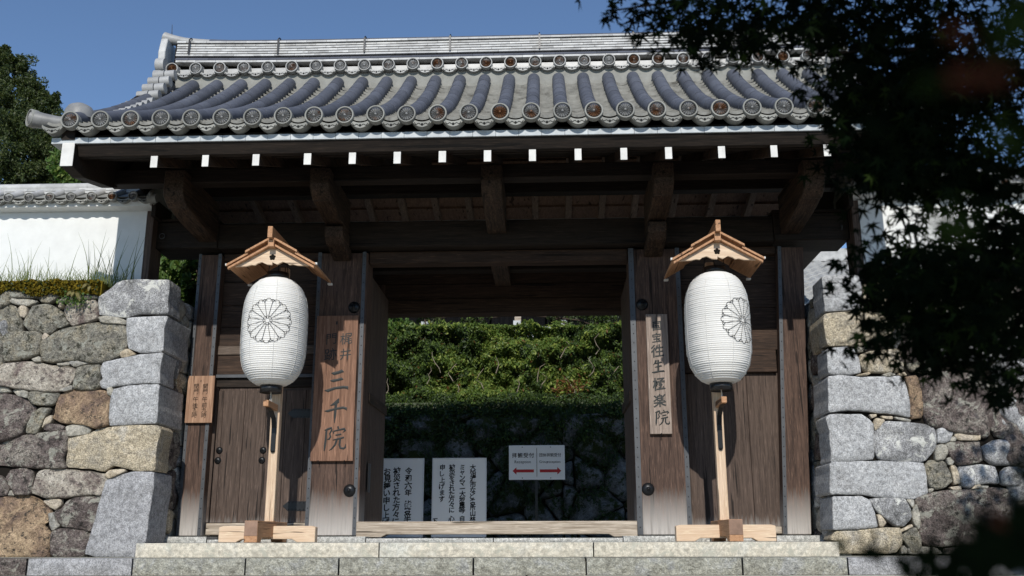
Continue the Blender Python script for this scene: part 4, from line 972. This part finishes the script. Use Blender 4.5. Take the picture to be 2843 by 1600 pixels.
# ------------------------------------------------------------------ plastered boundary walls with tiled copings
cdisc=disc(.062,M['trim'],M['crest'],.02); cpan=panend(.19,.03,.045,M['trim'])
def plaster_wall(s,xe,label,xfar,zb):
    w=thing('plaster_wall',label,'plaster wall',group='white plaster walls on the stone bases')
    a,b=(xfar,xe-.09) if s<0 else (xe+.09,xfar)
    boxpart('wall_body',(a,-.30,zb),(b,.0,4.034),M['plaster'],w,0)
    a2,b2=(xe-.085,xe) if s<0 else (xe,xe+.085)
    boxpart('end_board',(a2,-.302,zb),(b2,.02,4.034),M['wz2'],w,.003)
    mb=MB().prism([(-.30,4.035),(-.44,4.06),(-.44,4.145),(.14,4.145),(.14,4.06),(0,4.035)],'x',min(a,a2)+0,max(b,b2)); part('cornice',mb,M['plaster'],w)
    # coping
    sgn=-s
    mb=MB().prism([(-.5,4.155),(-.16,4.34),(-.12,4.34),(.2,4.155)],'x',min(a,a2)-.02,max(b,b2)+.02); part('coping_core',mb,M['trim'],w)
    x=xe; xs=[]
    k=0; sp=.2635; x=(xe+s*.20)
    while abs(x)<abs(xfar):
        put('crest_disc',cdisc,w,(x,-.5,4.165)); 
        mb=MB().tube([(x,-.495,4.165),(x,-.2,4.335)],.05,10); part('round_tile',mb,M['tsil'],w)
        put('eave_pan_tile',cpan,w,(x+s*sp/2,-.498,4.145)); x+=s*sp
    put('eave_pan_tile',cpan,w,(xe+s*.06,-.498,4.145))
    for z,y,h in ((4.305,-.25,.03),(4.352,-.225,.035)):
        x=xe+s*.02
        while abs(x)<abs(xfar):
            q=x+s*.34; part('ridge_tile',MB().box((min(x,q)+.001,y,z),(max(x,q)-.001,-.05,z+h)),M['tsil'],w); x=q
    x=xe+s*.30
    while abs(x)<abs(xfar):
        q=x+s*.32; part('coping_cap_tile',MB().tube([(x,-.14,4.42),(q,-.14,4.42)],.06,12),M['tsil'],w); x=q
    # dark end ornament facing the gate
    mb=MB().prism([(-.52,4.10),(-.55,4.2),(-.3,4.42),(-.14,4.50),(.02,4.42),(.25,4.2),(.22,4.08),(-.14,4.02)],'x',xe-.0,xe+sgn*.05); part('coping_end_tile',mb,M['trim'],w,.02)
    mb=MB().tube([(xe-sgn*.02,-.47,4.14),(xe+sgn*.09,-.47,4.14)],.06,12); part('coping_end_tile',mb,M['trim'],w)
    boxpart('gable_board',(min(xe,xe+sgn*.06),-.40,3.93),(max(xe,xe+sgn*.06),.1,4.15),M['wx'],w)
    return w
plaster_wall(-1,-4.305,'white plaster wall with grey tile coping, grass growing at its foot, left',-7.9,2.95)
plaster_wall(1,4.345,'white plaster wall with grey tile coping, half hidden by maple leaves, right',7.9,2.85)

# ------------------------------------------------------------------ vegetation helpers
def leaves(name, pts, size, mats, parent=None, kind='stuff', up=.35, aspect=.45, seed=1, droop=0):
    r=random.Random(seed); V=[];F=[];MI=[]
    for i,p in enumerate(pts):
        n=Vector((r.gauss(0,1),r.gauss(0,1)-.5,r.gauss(0,1)+up)).normalized()
        t=n.cross(Vector((r.gauss(0,1),r.gauss(0,1),r.gauss(0,.6)-droop))).normalized(); b=n.cross(t)
        s=size*r.uniform(.6,1.35); w=s*aspect; p=Vector(p); k=len(V)
        V+=[p-t*s*.5,p+b*w*.5-t*s*.05+n*s*.08,p+t*s*.5-n*s*.05,p-b*w*.5-t*s*.05+n*s*.08]; F+=[(k,k+1,k+2),(k,k+2,k+3)]; q=r.random()
        j=0
        for mi,(mm,pr) in enumerate(mats):
            if q<pr: j=mi; break
            q-=pr
        MI+=[j,j]
    me=D.meshes.new(name); me.from_pydata(V,[],F)
    for mm,_ in mats: me.materials.append(mm)
    me.polygons.foreach_set('material_index',MI); me.update()
    o=put(name,me,parent)
    if kind: o['kind']=kind
    return o
def clumps(centres, n, spread, seed):
    r=random.Random(seed); out=[]
    for _ in range(n):
        c,R0=r.choice(centres); 
        d=Vector((r.gauss(0,1),r.gauss(0,1),r.gauss(0,1))).normalized()*(R0*(r.random()**.35)); out.append(Vector(c)+d)
    return out
def crown(name,label,cat,trunk_a,trunk_b,tr_,blobs,nleaf,size,mats,seed,group=None,core=True):
    t=thing(name,label,cat,(0,0,0),group)
    r=random.Random(seed)
    part('trunk',MB().tube([trunk_a,[(a+b)/2+r.uniform(-.1,.1) for a,b in zip(trunk_a,trunk_b)],trunk_b],[tr_,tr_*.75,tr_*.35],9),M['bark'],t)
    for k in range(min(9,len(blobs))):
        c=blobs[k][0]; m_=[a*.3+b*.7 for a,b in zip(trunk_a,trunk_b)]
        part('limb',MB().tube([m_,[(a+b)/2+r.uniform(-.2,.2) for a,b in zip(m_,c)],c],[tr_*.5,tr_*.3,tr_*.1],6),M['bark'],t)
    # small clumps scattered over each blob make an uneven outline
    cl=[]
    for c,R0 in blobs:
        for _ in range(int(16+R0*46)):
            d=Vector((r.gauss(0,1),r.gauss(0,1),r.gauss(0,1))).normalized()*R0*r.uniform(.55,1.08); cl.append((Vector(c)+d,R0*r.uniform(.07,.22)+.03))
    leaves('crown',clumps(cl,nleaf,0,seed),size,mats,t,'stuff',seed=seed)
    return t
def blob(px,py,y,r): return (tuple(at(px,py,y)),r)
# dark tree beyond the left wall
crown('maple_tree','big dark green tree rising behind the left white wall','tree',(-9.5,9,0),(-9.3,9.5,7),.3,
 [blob(-60,300,9,1.3),blob(20,240,9,.8),blob(-20,180,9.2,.45),blob(60,290,9,.65),blob(130,283,9,.30),blob(80,340,9,.8),blob(0,420,8.6,1.2),blob(110,440,8.8,.8),blob(150,400,9,.7),blob(60,480,8.4,1.0),blob(180,470,8.6,.7),blob(-40,520,8.3,1.0),blob(250,480,9.6,.6),blob(10,160,9.3,.25),blob(90,255,9,.35),blob(110,330,8.8,.5),blob(140,360,8.9,.45),blob(40,200,9,.45),blob(200,440,8.7,.5),blob(60,420,8.3,.9)],100000,.075,[(M['leafT1'],.62),(M['leafT2'],.38)],3)
# bright cherry shrub between wall and gate
crown('cherry_tree','small leafy tree with bright green leaves between white wall and gate','tree',(-4.9,2.6,0),(-4.8,2.6,4.2),.07,
 [blob(470,560,2.4,.5),blob(440,640,2.4,.5),blob(500,720,2.3,.45),blob(440,760,2.3,.45),blob(530,780,2.3,.45),blob(470,850,2.3,.4),blob(350,450,3,.55),blob(250,445,3.2,.6),blob(410,480,3,.5),blob(540,860,2.3,.3),blob(250,500,3.1,.5),blob(470,700,2.8,.6),blob(500,600,2.9,.6),blob(430,560,2.9,.5),blob(530,700,2.9,.5),blob(460,800,2.8,.5),blob(200,470,3.1,.45),blob(300,470,3.0,.5)],22000,.115,[(M['leafC1'],.78),(M['leafC2'],.22)],5)
# ------------------------------------------------------------------ what shows through the gateway
rear=thing('stone_wall','dark mossy boulder wall behind the signs, seen through the gateway','stone wall')
YR=6.45
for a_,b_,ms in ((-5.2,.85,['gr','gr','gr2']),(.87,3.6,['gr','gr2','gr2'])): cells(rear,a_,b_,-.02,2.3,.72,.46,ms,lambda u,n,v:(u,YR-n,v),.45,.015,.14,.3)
part('rubble_core',MB().box((-7,YR+.05,-.3),(6,YR+3,2.25)),M['dark'],rear)
def hedgepts(n,x0,x1,z0,z1,yf,seed,amp=.42):
    r=random.Random(seed); out=[]
    for _ in range(n):
        x=r.uniform(x0,x1); z=r.uniform(z0,z1); y=yf(x,z)+amp*noise.noise(Vector((x*1.9,z*2.1,seed)))*1.2+amp*.6*noise.noise(Vector((x*5,z*5,seed)))+r.gauss(0,.05)
        out.append((x,y,z))
    return out
h=thing('hedge','clipped green hedge bank above the mossy wall, sunlit in the gateway','hedge')
hp=hedgepts(64000,-3.6,2.8,2.55,4.15,lambda x,z:6.95+.12*(z-2.6),4); hb=[];hedge_shaded=[]
for p_ in hp:
    (hedge_shaded if noise.noise(Vector((p_[0]*1.3,p_[2]*1.7,11)))+.6*noise.noise(Vector((p_[0]*4,p_[2]*4,12)))-(.35 if p_[0]<-1.75 else 0)-(.2 if p_[0]>1.3 else 0)<-.12 else hb).append(p_)  # shaded patches and ends of the hedge, put in by darker leaf colours
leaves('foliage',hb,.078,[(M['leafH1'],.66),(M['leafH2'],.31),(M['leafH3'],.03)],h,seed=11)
leaves('foliage',hedge_shaded,.075,[(M['leafI'],.55),(M['leafH1'],.42),(M['leafH3'],.03)],h,seed=16)
rs=random.Random(3)
for q in range(16):
    c0=Vector((rs.uniform(-2.6,2.2),6.70,rs.uniform(2.7,3.5))); pp=[c0]
    for k in range(4): pp.append(pp[-1]+Vector((rs.uniform(-.10,.10),rs.uniform(-.03,.03),rs.uniform(.05,.12))))
    part('stem',MB().tube(pp,[.010,.009,.008,.006,.004],5),M['bark2'],h)
leaves('foliage',[(x,y+.25*random.Random(i).random(),4.12+.14*noise.noise(Vector((x*2,y,3)))) for i,(x,y,z) in enumerate(hedgepts(6000,-3.6,2.8,3,4,lambda x,z:7.0+.9*((z-3)),5))],.09,[(M['leafH1'],.6),(M['leafH2'],.4)],h,seed=12,up=1)
part('hedge_core',MB().box((-4,7.55,2.2),(3.2,8.4,3.95)),M['leafT1'],h)
lo=[(x,y,z) for x,y,z in hedgepts(24000,-3.8,3.0,1.80,2.72,lambda x,z:6.40+.30*max(0,(z-2.35)/.37)**1.0,8,.14)]
iv=thing('ivy_bank','dense dark ivy hanging over the top of the mossy wall','ivy')
leaves('foliage',lo,.065,[(M['leafI'],.8),(M['leafH1'],.2)],iv,seed=13)
leaves('foliage',[(x,y-.06,z) for x,y,z in hedgepts(30000,-3.8,3.0,.1,2.1,lambda x,z:6.42,9,.08) if noise.noise(Vector((x*1.7,z*1.9,5)))+.5*noise.noise(Vector((x*5,z*5,8)))+(z-1.0)*.28>-.08],.06,[(M['leafI'],1)],iv,seed=14)
part('ivy_core',MB().prism([(6.55,1.9),(6.62,2.55),(7.2,2.7),(7.2,1.9)],'x',-4,3.2),M['leafT1'],iv)
red=[(Vector(at(1580+random.Random(i).gauss(0,22),1100+random.Random(i+99).gauss(0,28),6.72))) for i in range(420)]
rb=thing('azalea_bush','small bush with reddish leaves in the hedge at the right','bush'); leaves('foliage',red,.10,[(M['leafH3'],.7),(M['leafH2'],.3)],rb,seed=15)
# overhanging leafy branch, top left of the gateway, and dark shrubs
crown('camellia_bush','bush with broad bright leaves at the upper left of the gateway opening','bush',(-3.2,7.6,3.5),(-3.0,7.5,4.6),.05,[blob(1085,905,7.4,.35),blob(1120,925,7.4,.25),blob(1070,935,7.3,.25)],900,.16,[(M['leafC1'],.9),(M['leafC2'],.1)],21)
crown('azalea_bush','low sparse bush with yellow green leaves standing on the hedge bank','bush',(-1.9,7.6,3.5),(-1.9,7.6,4.4),.04,[blob(1240,930,7.5,.25),blob(1215,915,7.6,.22),blob(1270,925,7.6,.2)],900,.09,[(M['leafH2'],.6),(M['leafH1'],.4)],22)
crown('pine_shrub','dark shrub leaning over the grey railing','bush',(.6,8.2,3.5),(.8,8.2,5),.05,[blob(1560,900,8,.35),blob(1640,915,7.8,.5),blob(1700,905,7.8,.45),blob(1730,930,7.6,.4),blob(1320,890,8.2,.35),blob(1180,890,8.4,.4)],7000,.07,[(M['leafT1'],.8),(M['leafH1'],.2)],23)
# railing and dark veranda behind
rl=thing('timber_railing','grey weathered timber railing of a building above the hedge','railing')
for x0,x1,z0,z1,dy in ((-3.6,1.6,4.36,4.42,-.10),(-3.6,1.6,4.27,4.345,0),(-3.6,1.6,4.19,4.265,0),(-3.6,1.6,4.10,4.185,0)): boxpart('rail_board',(x0,8.6+dy,z0),(x1,8.72,z1),M['eavebd'],rl,.004)
for x in (-.12,.88,-2.1): boxpart('railing_post',(x,8.5,3.9),(x+.16,8.6,4.56),M['eavebd'],rl,.006)
ver=thing('temple_hall','dark veranda of a timber hall behind the railing','building')
boxpart('wall',(-6,10.5,3.9),(6,10.8,8.2),M['wx'],ver,0); boxpart('floor',(-6,8.8,3.85),(6,10.5,4.0),M['wx'],ver,0); boxpart('eave',(-6.5,8.3,6.0),(6.5,10.8,6.2),M['wx'],ver,0)
for x in (-.10,): boxpart('column',(x,8.75,4.0),(x+.14,8.9,6.0),M['sill'],ver,.004)
for k in range(9): boxpart('wall_plank',(-5.9+1.3*k,10.44,4.0),(-4.65+1.3*k,10.495,6.0),M['wz2'],ver,.004)
crown('cedar_tree','dark evergreen mass behind the timber hall and hedge','tree',(-3,13,3),(-3,13,9),.3,[((-4,11.6,6),2),((-1,12,7),2),((2.5,11.8,6),2),((4.5,9.5,5),1.2)],12000,.14,[(M['leafT1'],1)],24)
# ------------------------------------------------------------------ tiled building far right
bd=thing('tiled_building','low building with grey tiled roof behind the right white wall','building')
boxpart('wall',(5.2,9.6,0),(16,14,4.6),M['plaster'],bd,0)
za,zb2=4.55,7.1; ya,yb2=8.6,13.0
sl=(zb2-za)/(yb2-ya); part('roof_slab',MB().prism([(ya,za-.1),(yb2,zb2-.1),(yb2,zb2-.35),(ya,za-.3)],'x',5.0,16),M['dark'],bd)
mb=MB(); 
for i in range(36):
    x0=5.0+.29*i; n=5
    for j in range(17):
        t0=j/17; t1=(j+1.15)/17; vs=[]
        for t,l in ((t0,.03),(t1,.0)):
            y=ya+(yb2-ya)*t; z=za+(zb2-za)*t+l
            for k in range(n+1):
                u=k/n; vs.append((x0+.30*u,y,z+.035*math.sin(u*2*math.pi)))
        for k in range(n+1): v=vs[k]; vs.append((v[0],v[1]+.003,v[2]-.03))
        mb.add(vs,[(k,k+1,n+2+k,n+1+k) for k in range(n)]+[(k,2*n+2+k,2*n+3+k,k+1) for k in range(n)],0)
part('wave_tile',mb,M['trimu'],bd,kind='stuff')
ud=disc(.055,M['tsil'],M['trimu'],.02)
for i in range(14): put('eave_disc',ud,bd,(5.0+.29*i+.07,ya-.02,za-.02))
boxpart('roof_ridge',(5,12.9,7.05),(16,13.2,7.4),M['tsil'],bd,.01)
# ------------------------------------------------------------------ moss, grass and fern on the left wall
r=random.Random(5)
mo=[]; 
zt0=2.90
for i in range(16000):
    x=r.uniform(-7.6,-4.62); e=.07+.05*noise.noise(Vector((x*2.3,0,1)))
    q=r.random(); 
    if q<.5: y=r.uniform(-.93,-.35); z=zt0+.07+.03*noise.noise(Vector((x*5,y*5,2)))
    else: y=-.90+r.uniform(-.03,.03); z=zt0+.07-r.random()*(.10+.16*max(0,noise.noise(Vector((x*3.1,0,7)))+.3))
    mo.append((x,y,z))
o=leaves('moss',mo,.03,[(M['moss'],.85),(M['leafI'],.15)],None,'stuff',seed=31,aspect=.9); tag(o,'orange green moss cushion along the top of the left stone wall','moss')
part('soil_bed',MB().box((-7.6,-.86,2.80),(-4.6,-.3,2.955)),M['moss'],LW)
V=[];F=[]
def blade(V,F,x,y,z,h,lean,w=.006):
    k=len(V); n=5
    for i in range(n+1):
        t=i/n; px=x+lean*t*t; pz=z+h*t-abs(lean)*.25*t*t; ww=w*(1-t)+.0006
        V+= [(px-ww,y+.02*t*lean,pz),(px+ww,y+.02*t*lean,pz)]
    F+= [(k+2*i,k+2*i+1,k+2*i+3,k+2*i+2) for i in range(n)]
for i in range(900):
    x=r.uniform(-7.4,-4.45); tall=(r.random()<.06)
    blade(V,F,x,r.uniform(-.8,-.38),2.94,r.uniform(.3,.75) if tall else r.uniform(.05,.32),r.uniform(-.16,.16))
for i in range(22): 
    x=at(655+r.uniform(-25,110) if 0 else 270+r.uniform(-20,100),760,-.55)[0]; blade(V,F,x,-.55+r.uniform(-.1,.1),2.94,r.uniform(.4,.95)*(.9 if i>3 else 1.1),r.uniform(-.25,.25),.007)
me=D.meshes.new('grass'); me.from_pydata(V,[],F); me.materials.append(M['grass']); o=put('grass',me); tag(o,'thin green grass blades standing at the foot of the left white wall','grass',kind='stuff')
def fern(px,py,y,n,label,scale=1):
    t=thing('fern',label,'fern',tuple(at(px,py,y)),group='ferns growing on the left stone wall'); rr=random.Random(int(px))
    for k in range(n):
        mb=MB(); a=rr.uniform(-1.2,1.2); L=rr.uniform(.22,.34)*scale; ln=14
        P=[Vector((math.sin(a)*L*i/ln,-.12*scale*i/ln,L*(i/ln)*math.cos(a)*.8-.28*scale*(i/ln)**2)) for i in range(ln+1)]
        mb.tube([tuple(p) for p in P],.003,4)
        for i in range(1,ln):
            d=(P[i+1]-P[i-1]).normalized(); nn=Vector((-d.z,0,d.x)); w=.055*scale*math.sin(math.pi*(i+.8)/(ln+1))**.7
            for s in (-1,1):
                q=P[i]; mb.add([q-d*.008,q+nn*s*w+d*.012,q+d*.010],[(0,1,2)])
        part('frond',mb,M['fern'],t)
fern(165,790,-.8,5,'dry yellow fern on the moss, left of the tall grass',1.0); fern(205,820,-.93,3,'small green fern hanging from the wall joint beside the big corner stone',.7); fern(250,800,-.9,2,'tiny fern on the wall top nearest the corner stone',.6)
lf=[Vector(at(205+r.gauss(0,22),835+r.gauss(0,10),-.95)) for _ in range(160)]
o=leaves('ivy_leaves',lf,0.034,[(M['leafC1'],.8),(M['leafC2'],.2)],None,'stuff',seed=33,aspect=.8); tag(o,'small bright creeper leaves on the left wall just under the moss','creeper')

# ------------------------------------------------------------------ maple in front of the camera, right
def maple_leaf(mat):
    mb=MB(); tips=[(0,1,.0),(46,.86,0),(-46,.86,0),(88,.62,0),(-88,.62,0),(128,.36,0),(-128,.36,0)]
    order=sorted(tips,key=lambda a:a[0]); pts=[]
    for i,(a,L,_) in enumerate(order):
        aa=math.radians(a)
        if i>0:
            b=math.radians((a+order[i-1][0])/2); pts.append((math.sin(b)*.24,math.cos(b)*.24,.01))
        w=math.radians(9); pts.append((math.sin(aa-w)*L*.55,math.cos(aa-w)*L*.55,.0)); pts.append((math.sin(aa)*L,math.cos(aa)*L,-.10*L)); pts.append((math.sin(aa+w)*L*.55,math.cos(aa+w)*L*.55,.0))
    pts.append((0,-.06,0)); n=len(pts)
    mb.add([(0,.02,.03)]+pts,[(0,i+1,(i+1)%n+1) for i in range(n)],0)
    return mb
ml=maple_leaf(None); MLV=[Vector(v) for v in ml.v]; MLF=ml.f
mt_tree=thing('maple_tree','dark maple tree with hanging star shaped leaves in the right foreground','tree')
part('trunk',MB().tube([(3.6,-9.4,-1.7),(3.4,-9.3,0),(3.2,-9.1,2),(2.6,-9.2,3.6)],[.16,.14,.11,.06],10),M['bark'],mt_tree)
r=random.Random(77)
# regions of foliage as (x, y in the picture, radius, leaf count, depth y)
REG=[]
def reg(px,py,rx,ry,n,y0=-8.75,dy=.35): REG.append((px,py,rx,ry,n,y0,dy))
reg(1850,35,115,42,115); reg(1765,14,45,26,24); reg(1915,105,65,40,60); reg(2000,60,130,90,230); reg(1990,140,70,45,50); reg(2090,130,60,40,40); reg(2150,60,150,80,260); reg(2290,90,90,90,150)
reg(2260,235,50,50,26); reg(2365,330,70,110,130); reg(2420,60,180,130,520); reg(2360,440,60,50,60); reg(2470,260,120,160,560); reg(2640,120,220,200,1100); reg(2650,350,230,200,1200)
reg(2470,470,90,90,230); reg(2620,480,200,80,430); reg(2560,600,80,40,36); reg(2780,600,70,40,40); reg(2440,700,70,40,40); reg(2490,775,110,50,150); reg(2640,750,180,70,360); reg(2780,680,110,90,230)
reg(2420,860,60,40,26); reg(2520,860,110,60,150); reg(2660,840,150,100,420); reg(2780,800,110,160,480); reg(2400,940,45,30,16); reg(2480,950,70,45,46); reg(2580,960,90,55,100); reg(2700,960,120,70,190); reg(2810,1000,60,90,130); reg(2540,1010,40,20,12); reg(2800,1090,40,30,14); reg(2390,740,70,30,30); reg(2230,175,40,30,10);
cand=[]
for (px,py,rx,ry,n,y0,dy) in REG:
    n=n*(.85 if px<2450 else .95)
    ntw=max(1,int(n/9))
    for _ in range(ntw):
        a=r.uniform(0,6.28); q=r.random()**.5; cx_=px+math.cos(a)*rx*q; cy_=py+math.sin(a)*ry*q; y=y0+r.uniform(-dy,dy*1.6)
        c=at(cx_,cy_,y)
        for _k in range(9):
            p=c+Vector((r.gauss(0,.055),r.gauss(0,.06),r.gauss(0,.032)))
            cand.append(p)
def leafmatrix(p,s,r):
    n=Vector((r.gauss(0,.55),r.gauss(0,.5)-.75,r.gauss(0,.5)+.35)).normalized()
    d=Vector((r.gauss(-.25,.8),r.gauss(0,.4),r.gauss(-.75,.55))); d=(d-n*d.dot(n)).normalized(); x=d.cross(n).normalized()
    return Matrix(((x.x*s,d.x*s,n.x*s,p.x),(x.y*s,d.y*s,n.y*s,p.y),(x.z*s,d.z*s,n.z*s,p.z),(0,0,0,1)))
cand.sort(key=lambda p:(p-CAM).dot(_f))
mg=MB(); mg.v=[tuple(v) for v in MLV]; mg.f=MLF; mg.m=[0]*len(MLF); mg.sm=[False]*len(MLF)
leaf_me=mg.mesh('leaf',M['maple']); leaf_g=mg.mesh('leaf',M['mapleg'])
V=[];F=[];MI=[]
for i,p in enumerate(cand):
    s=r.uniform(.036,.054); mm=leafmatrix(p,s,r)
    if i<290:
        o=put('leaf',leaf_g if r.random()<.10 else leaf_me,mt_tree); o.matrix_world=mm
    else:
        k=len(V); V+=[tuple(mm@v) for v in MLV]; F+=[[k+j for j in f] for f in MLF]; gq=1 if r.random()<.10 else 0; MI+=[gq]*len(MLF)
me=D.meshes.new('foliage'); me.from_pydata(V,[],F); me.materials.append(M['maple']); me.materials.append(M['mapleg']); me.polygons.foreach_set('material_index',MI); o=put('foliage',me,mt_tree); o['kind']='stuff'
for (a,b_,w) in (((2843,-60),(1700,30),.011),((2843,200),(2250,150),.010),((2900,500),(2330,420),.010),((2900,620),(2420,760),.009),((2880,760),(2400,940),.008),((2700,800),(2620,1010),.005),((2560,880),(2640,1000),.005),((2870,840),(2780,1080),.006)):
    A=at(*a,-8.7); B=at(*b_,-8.75); mid=(A+B)/2+Vector((0,0,.05)); part('twig',MB().tube([A,mid,B],[w,w*.7,w*.25],6),M['bark'],mt_tree)
# unseen leaves added over and behind the viewer to block the sun
r2=random.Random(9); up=[]
for i in range(7500):
    y=r2.uniform(-11.6,-9.4); k=(y+11.6)/2.2; zlo=.45+(y+11.6)*.72+.55; up.append((r2.uniform(.1,4.2),y,zlo+r2.random()*2.3*(1.1-k*.35)))
for i in range(5000): up.append((r2.uniform(-.3,3.6),r2.uniform(-14.2,-11.75),r2.uniform(.35,4.2)))
for i in range(420): up.append((r2.uniform(5.0,7.5),r2.uniform(-6.2,-5.0),r2.uniform(2.3,4.4)))  # off-frame leaves added to throw dappled shade on the right wall
leaves('sun_blocking_leaves',up,.14,[(M['maple'],1)],mt_tree,'stuff',seed=44,aspect=.9,up=.8)
# out-of-focus leaves close to the lens
def near(px,py,d,s,mat,rz=0,stretch=1):
    p=at(px,py,CAM.y+d); mgm=MB(); mgm.v=[tuple(v) for v in MLV]; mgm.f=MLF; mgm.m=[0]*len(MLF); mgm.sm=[False]*len(MLF)
    o=put('near_leaf',mgm.mesh('near_leaf',mat),mt_tree); o.matrix_world=Matrix.Translation(p)@Matrix.Rotation(rz,4,'Y')@Matrix.Rotation(math.radians(80),4,'X')@Matrix.Diagonal((s*stretch,s,s,1))
for (px,py,d,s,mt_,rz,stt) in ((2650,215,.26,.016,'mapler',1.45,.5),(2560,235,.26,.012,'mapleg',1.5,.5),(2740,205,.25,.014,'mapler',1.6,.5),(2640,85,.27,.014,'mapler',1.9,.5),(2760,120,.27,.014,'mapleg',2.1,.5),(2830,90,.25,.022,'mapleg',.5,1),(2640,650,.36,.022,'mapleg',.2,1),(2780,400,.3,.016,'mapleg',.6,1),(2420,360,.4,.014,'maple',.6,1),
   (2420,1545,.9,.030,'maple',.3,1),(2330,1520,1.0,.018,'maple',1.0,1),(2500,1575,.8,.03,'maple',1.1,1),(2570,1560,.8,.03,'maple',.4,1),(2640,1570,.7,.035,'maple',1.7,1),(2720,1560,.55,.04,'maple',.2,1),(2800,1500,.55,.04,'maple',1.2,1),(2830,1430,.5,.035,'maple',2.2,1),(2850,1340,.5,.03,'maple',.8,1),(2760,1520,.5,.035,'maple',-.7,1),(2830,1580,.5,.04,'maple',.1,1),(2600,1600,.6,.035,'maple',.9,1),(2720,1610,.6,.04,'maple',.9,1),(2850,1480,.5,.035,'maple',.5,1),(2690,1530,.6,.03,'maple',2.4,1),(2540,1610,.7,.03,'maple',1.4,1),(2780,1460,.5,.012,'mapler',.4,1)):
    near(px,py,d,s,M[mt_],rz,stt)
# garden floor behind and hill
hl=MB(); hl.prism([(16,-.5),(120,-.5),(120,14),(40,9),(24,4)],'x',-60,60); o=part('hill',hl,M['leafT1']); tag(o,kind='structure')
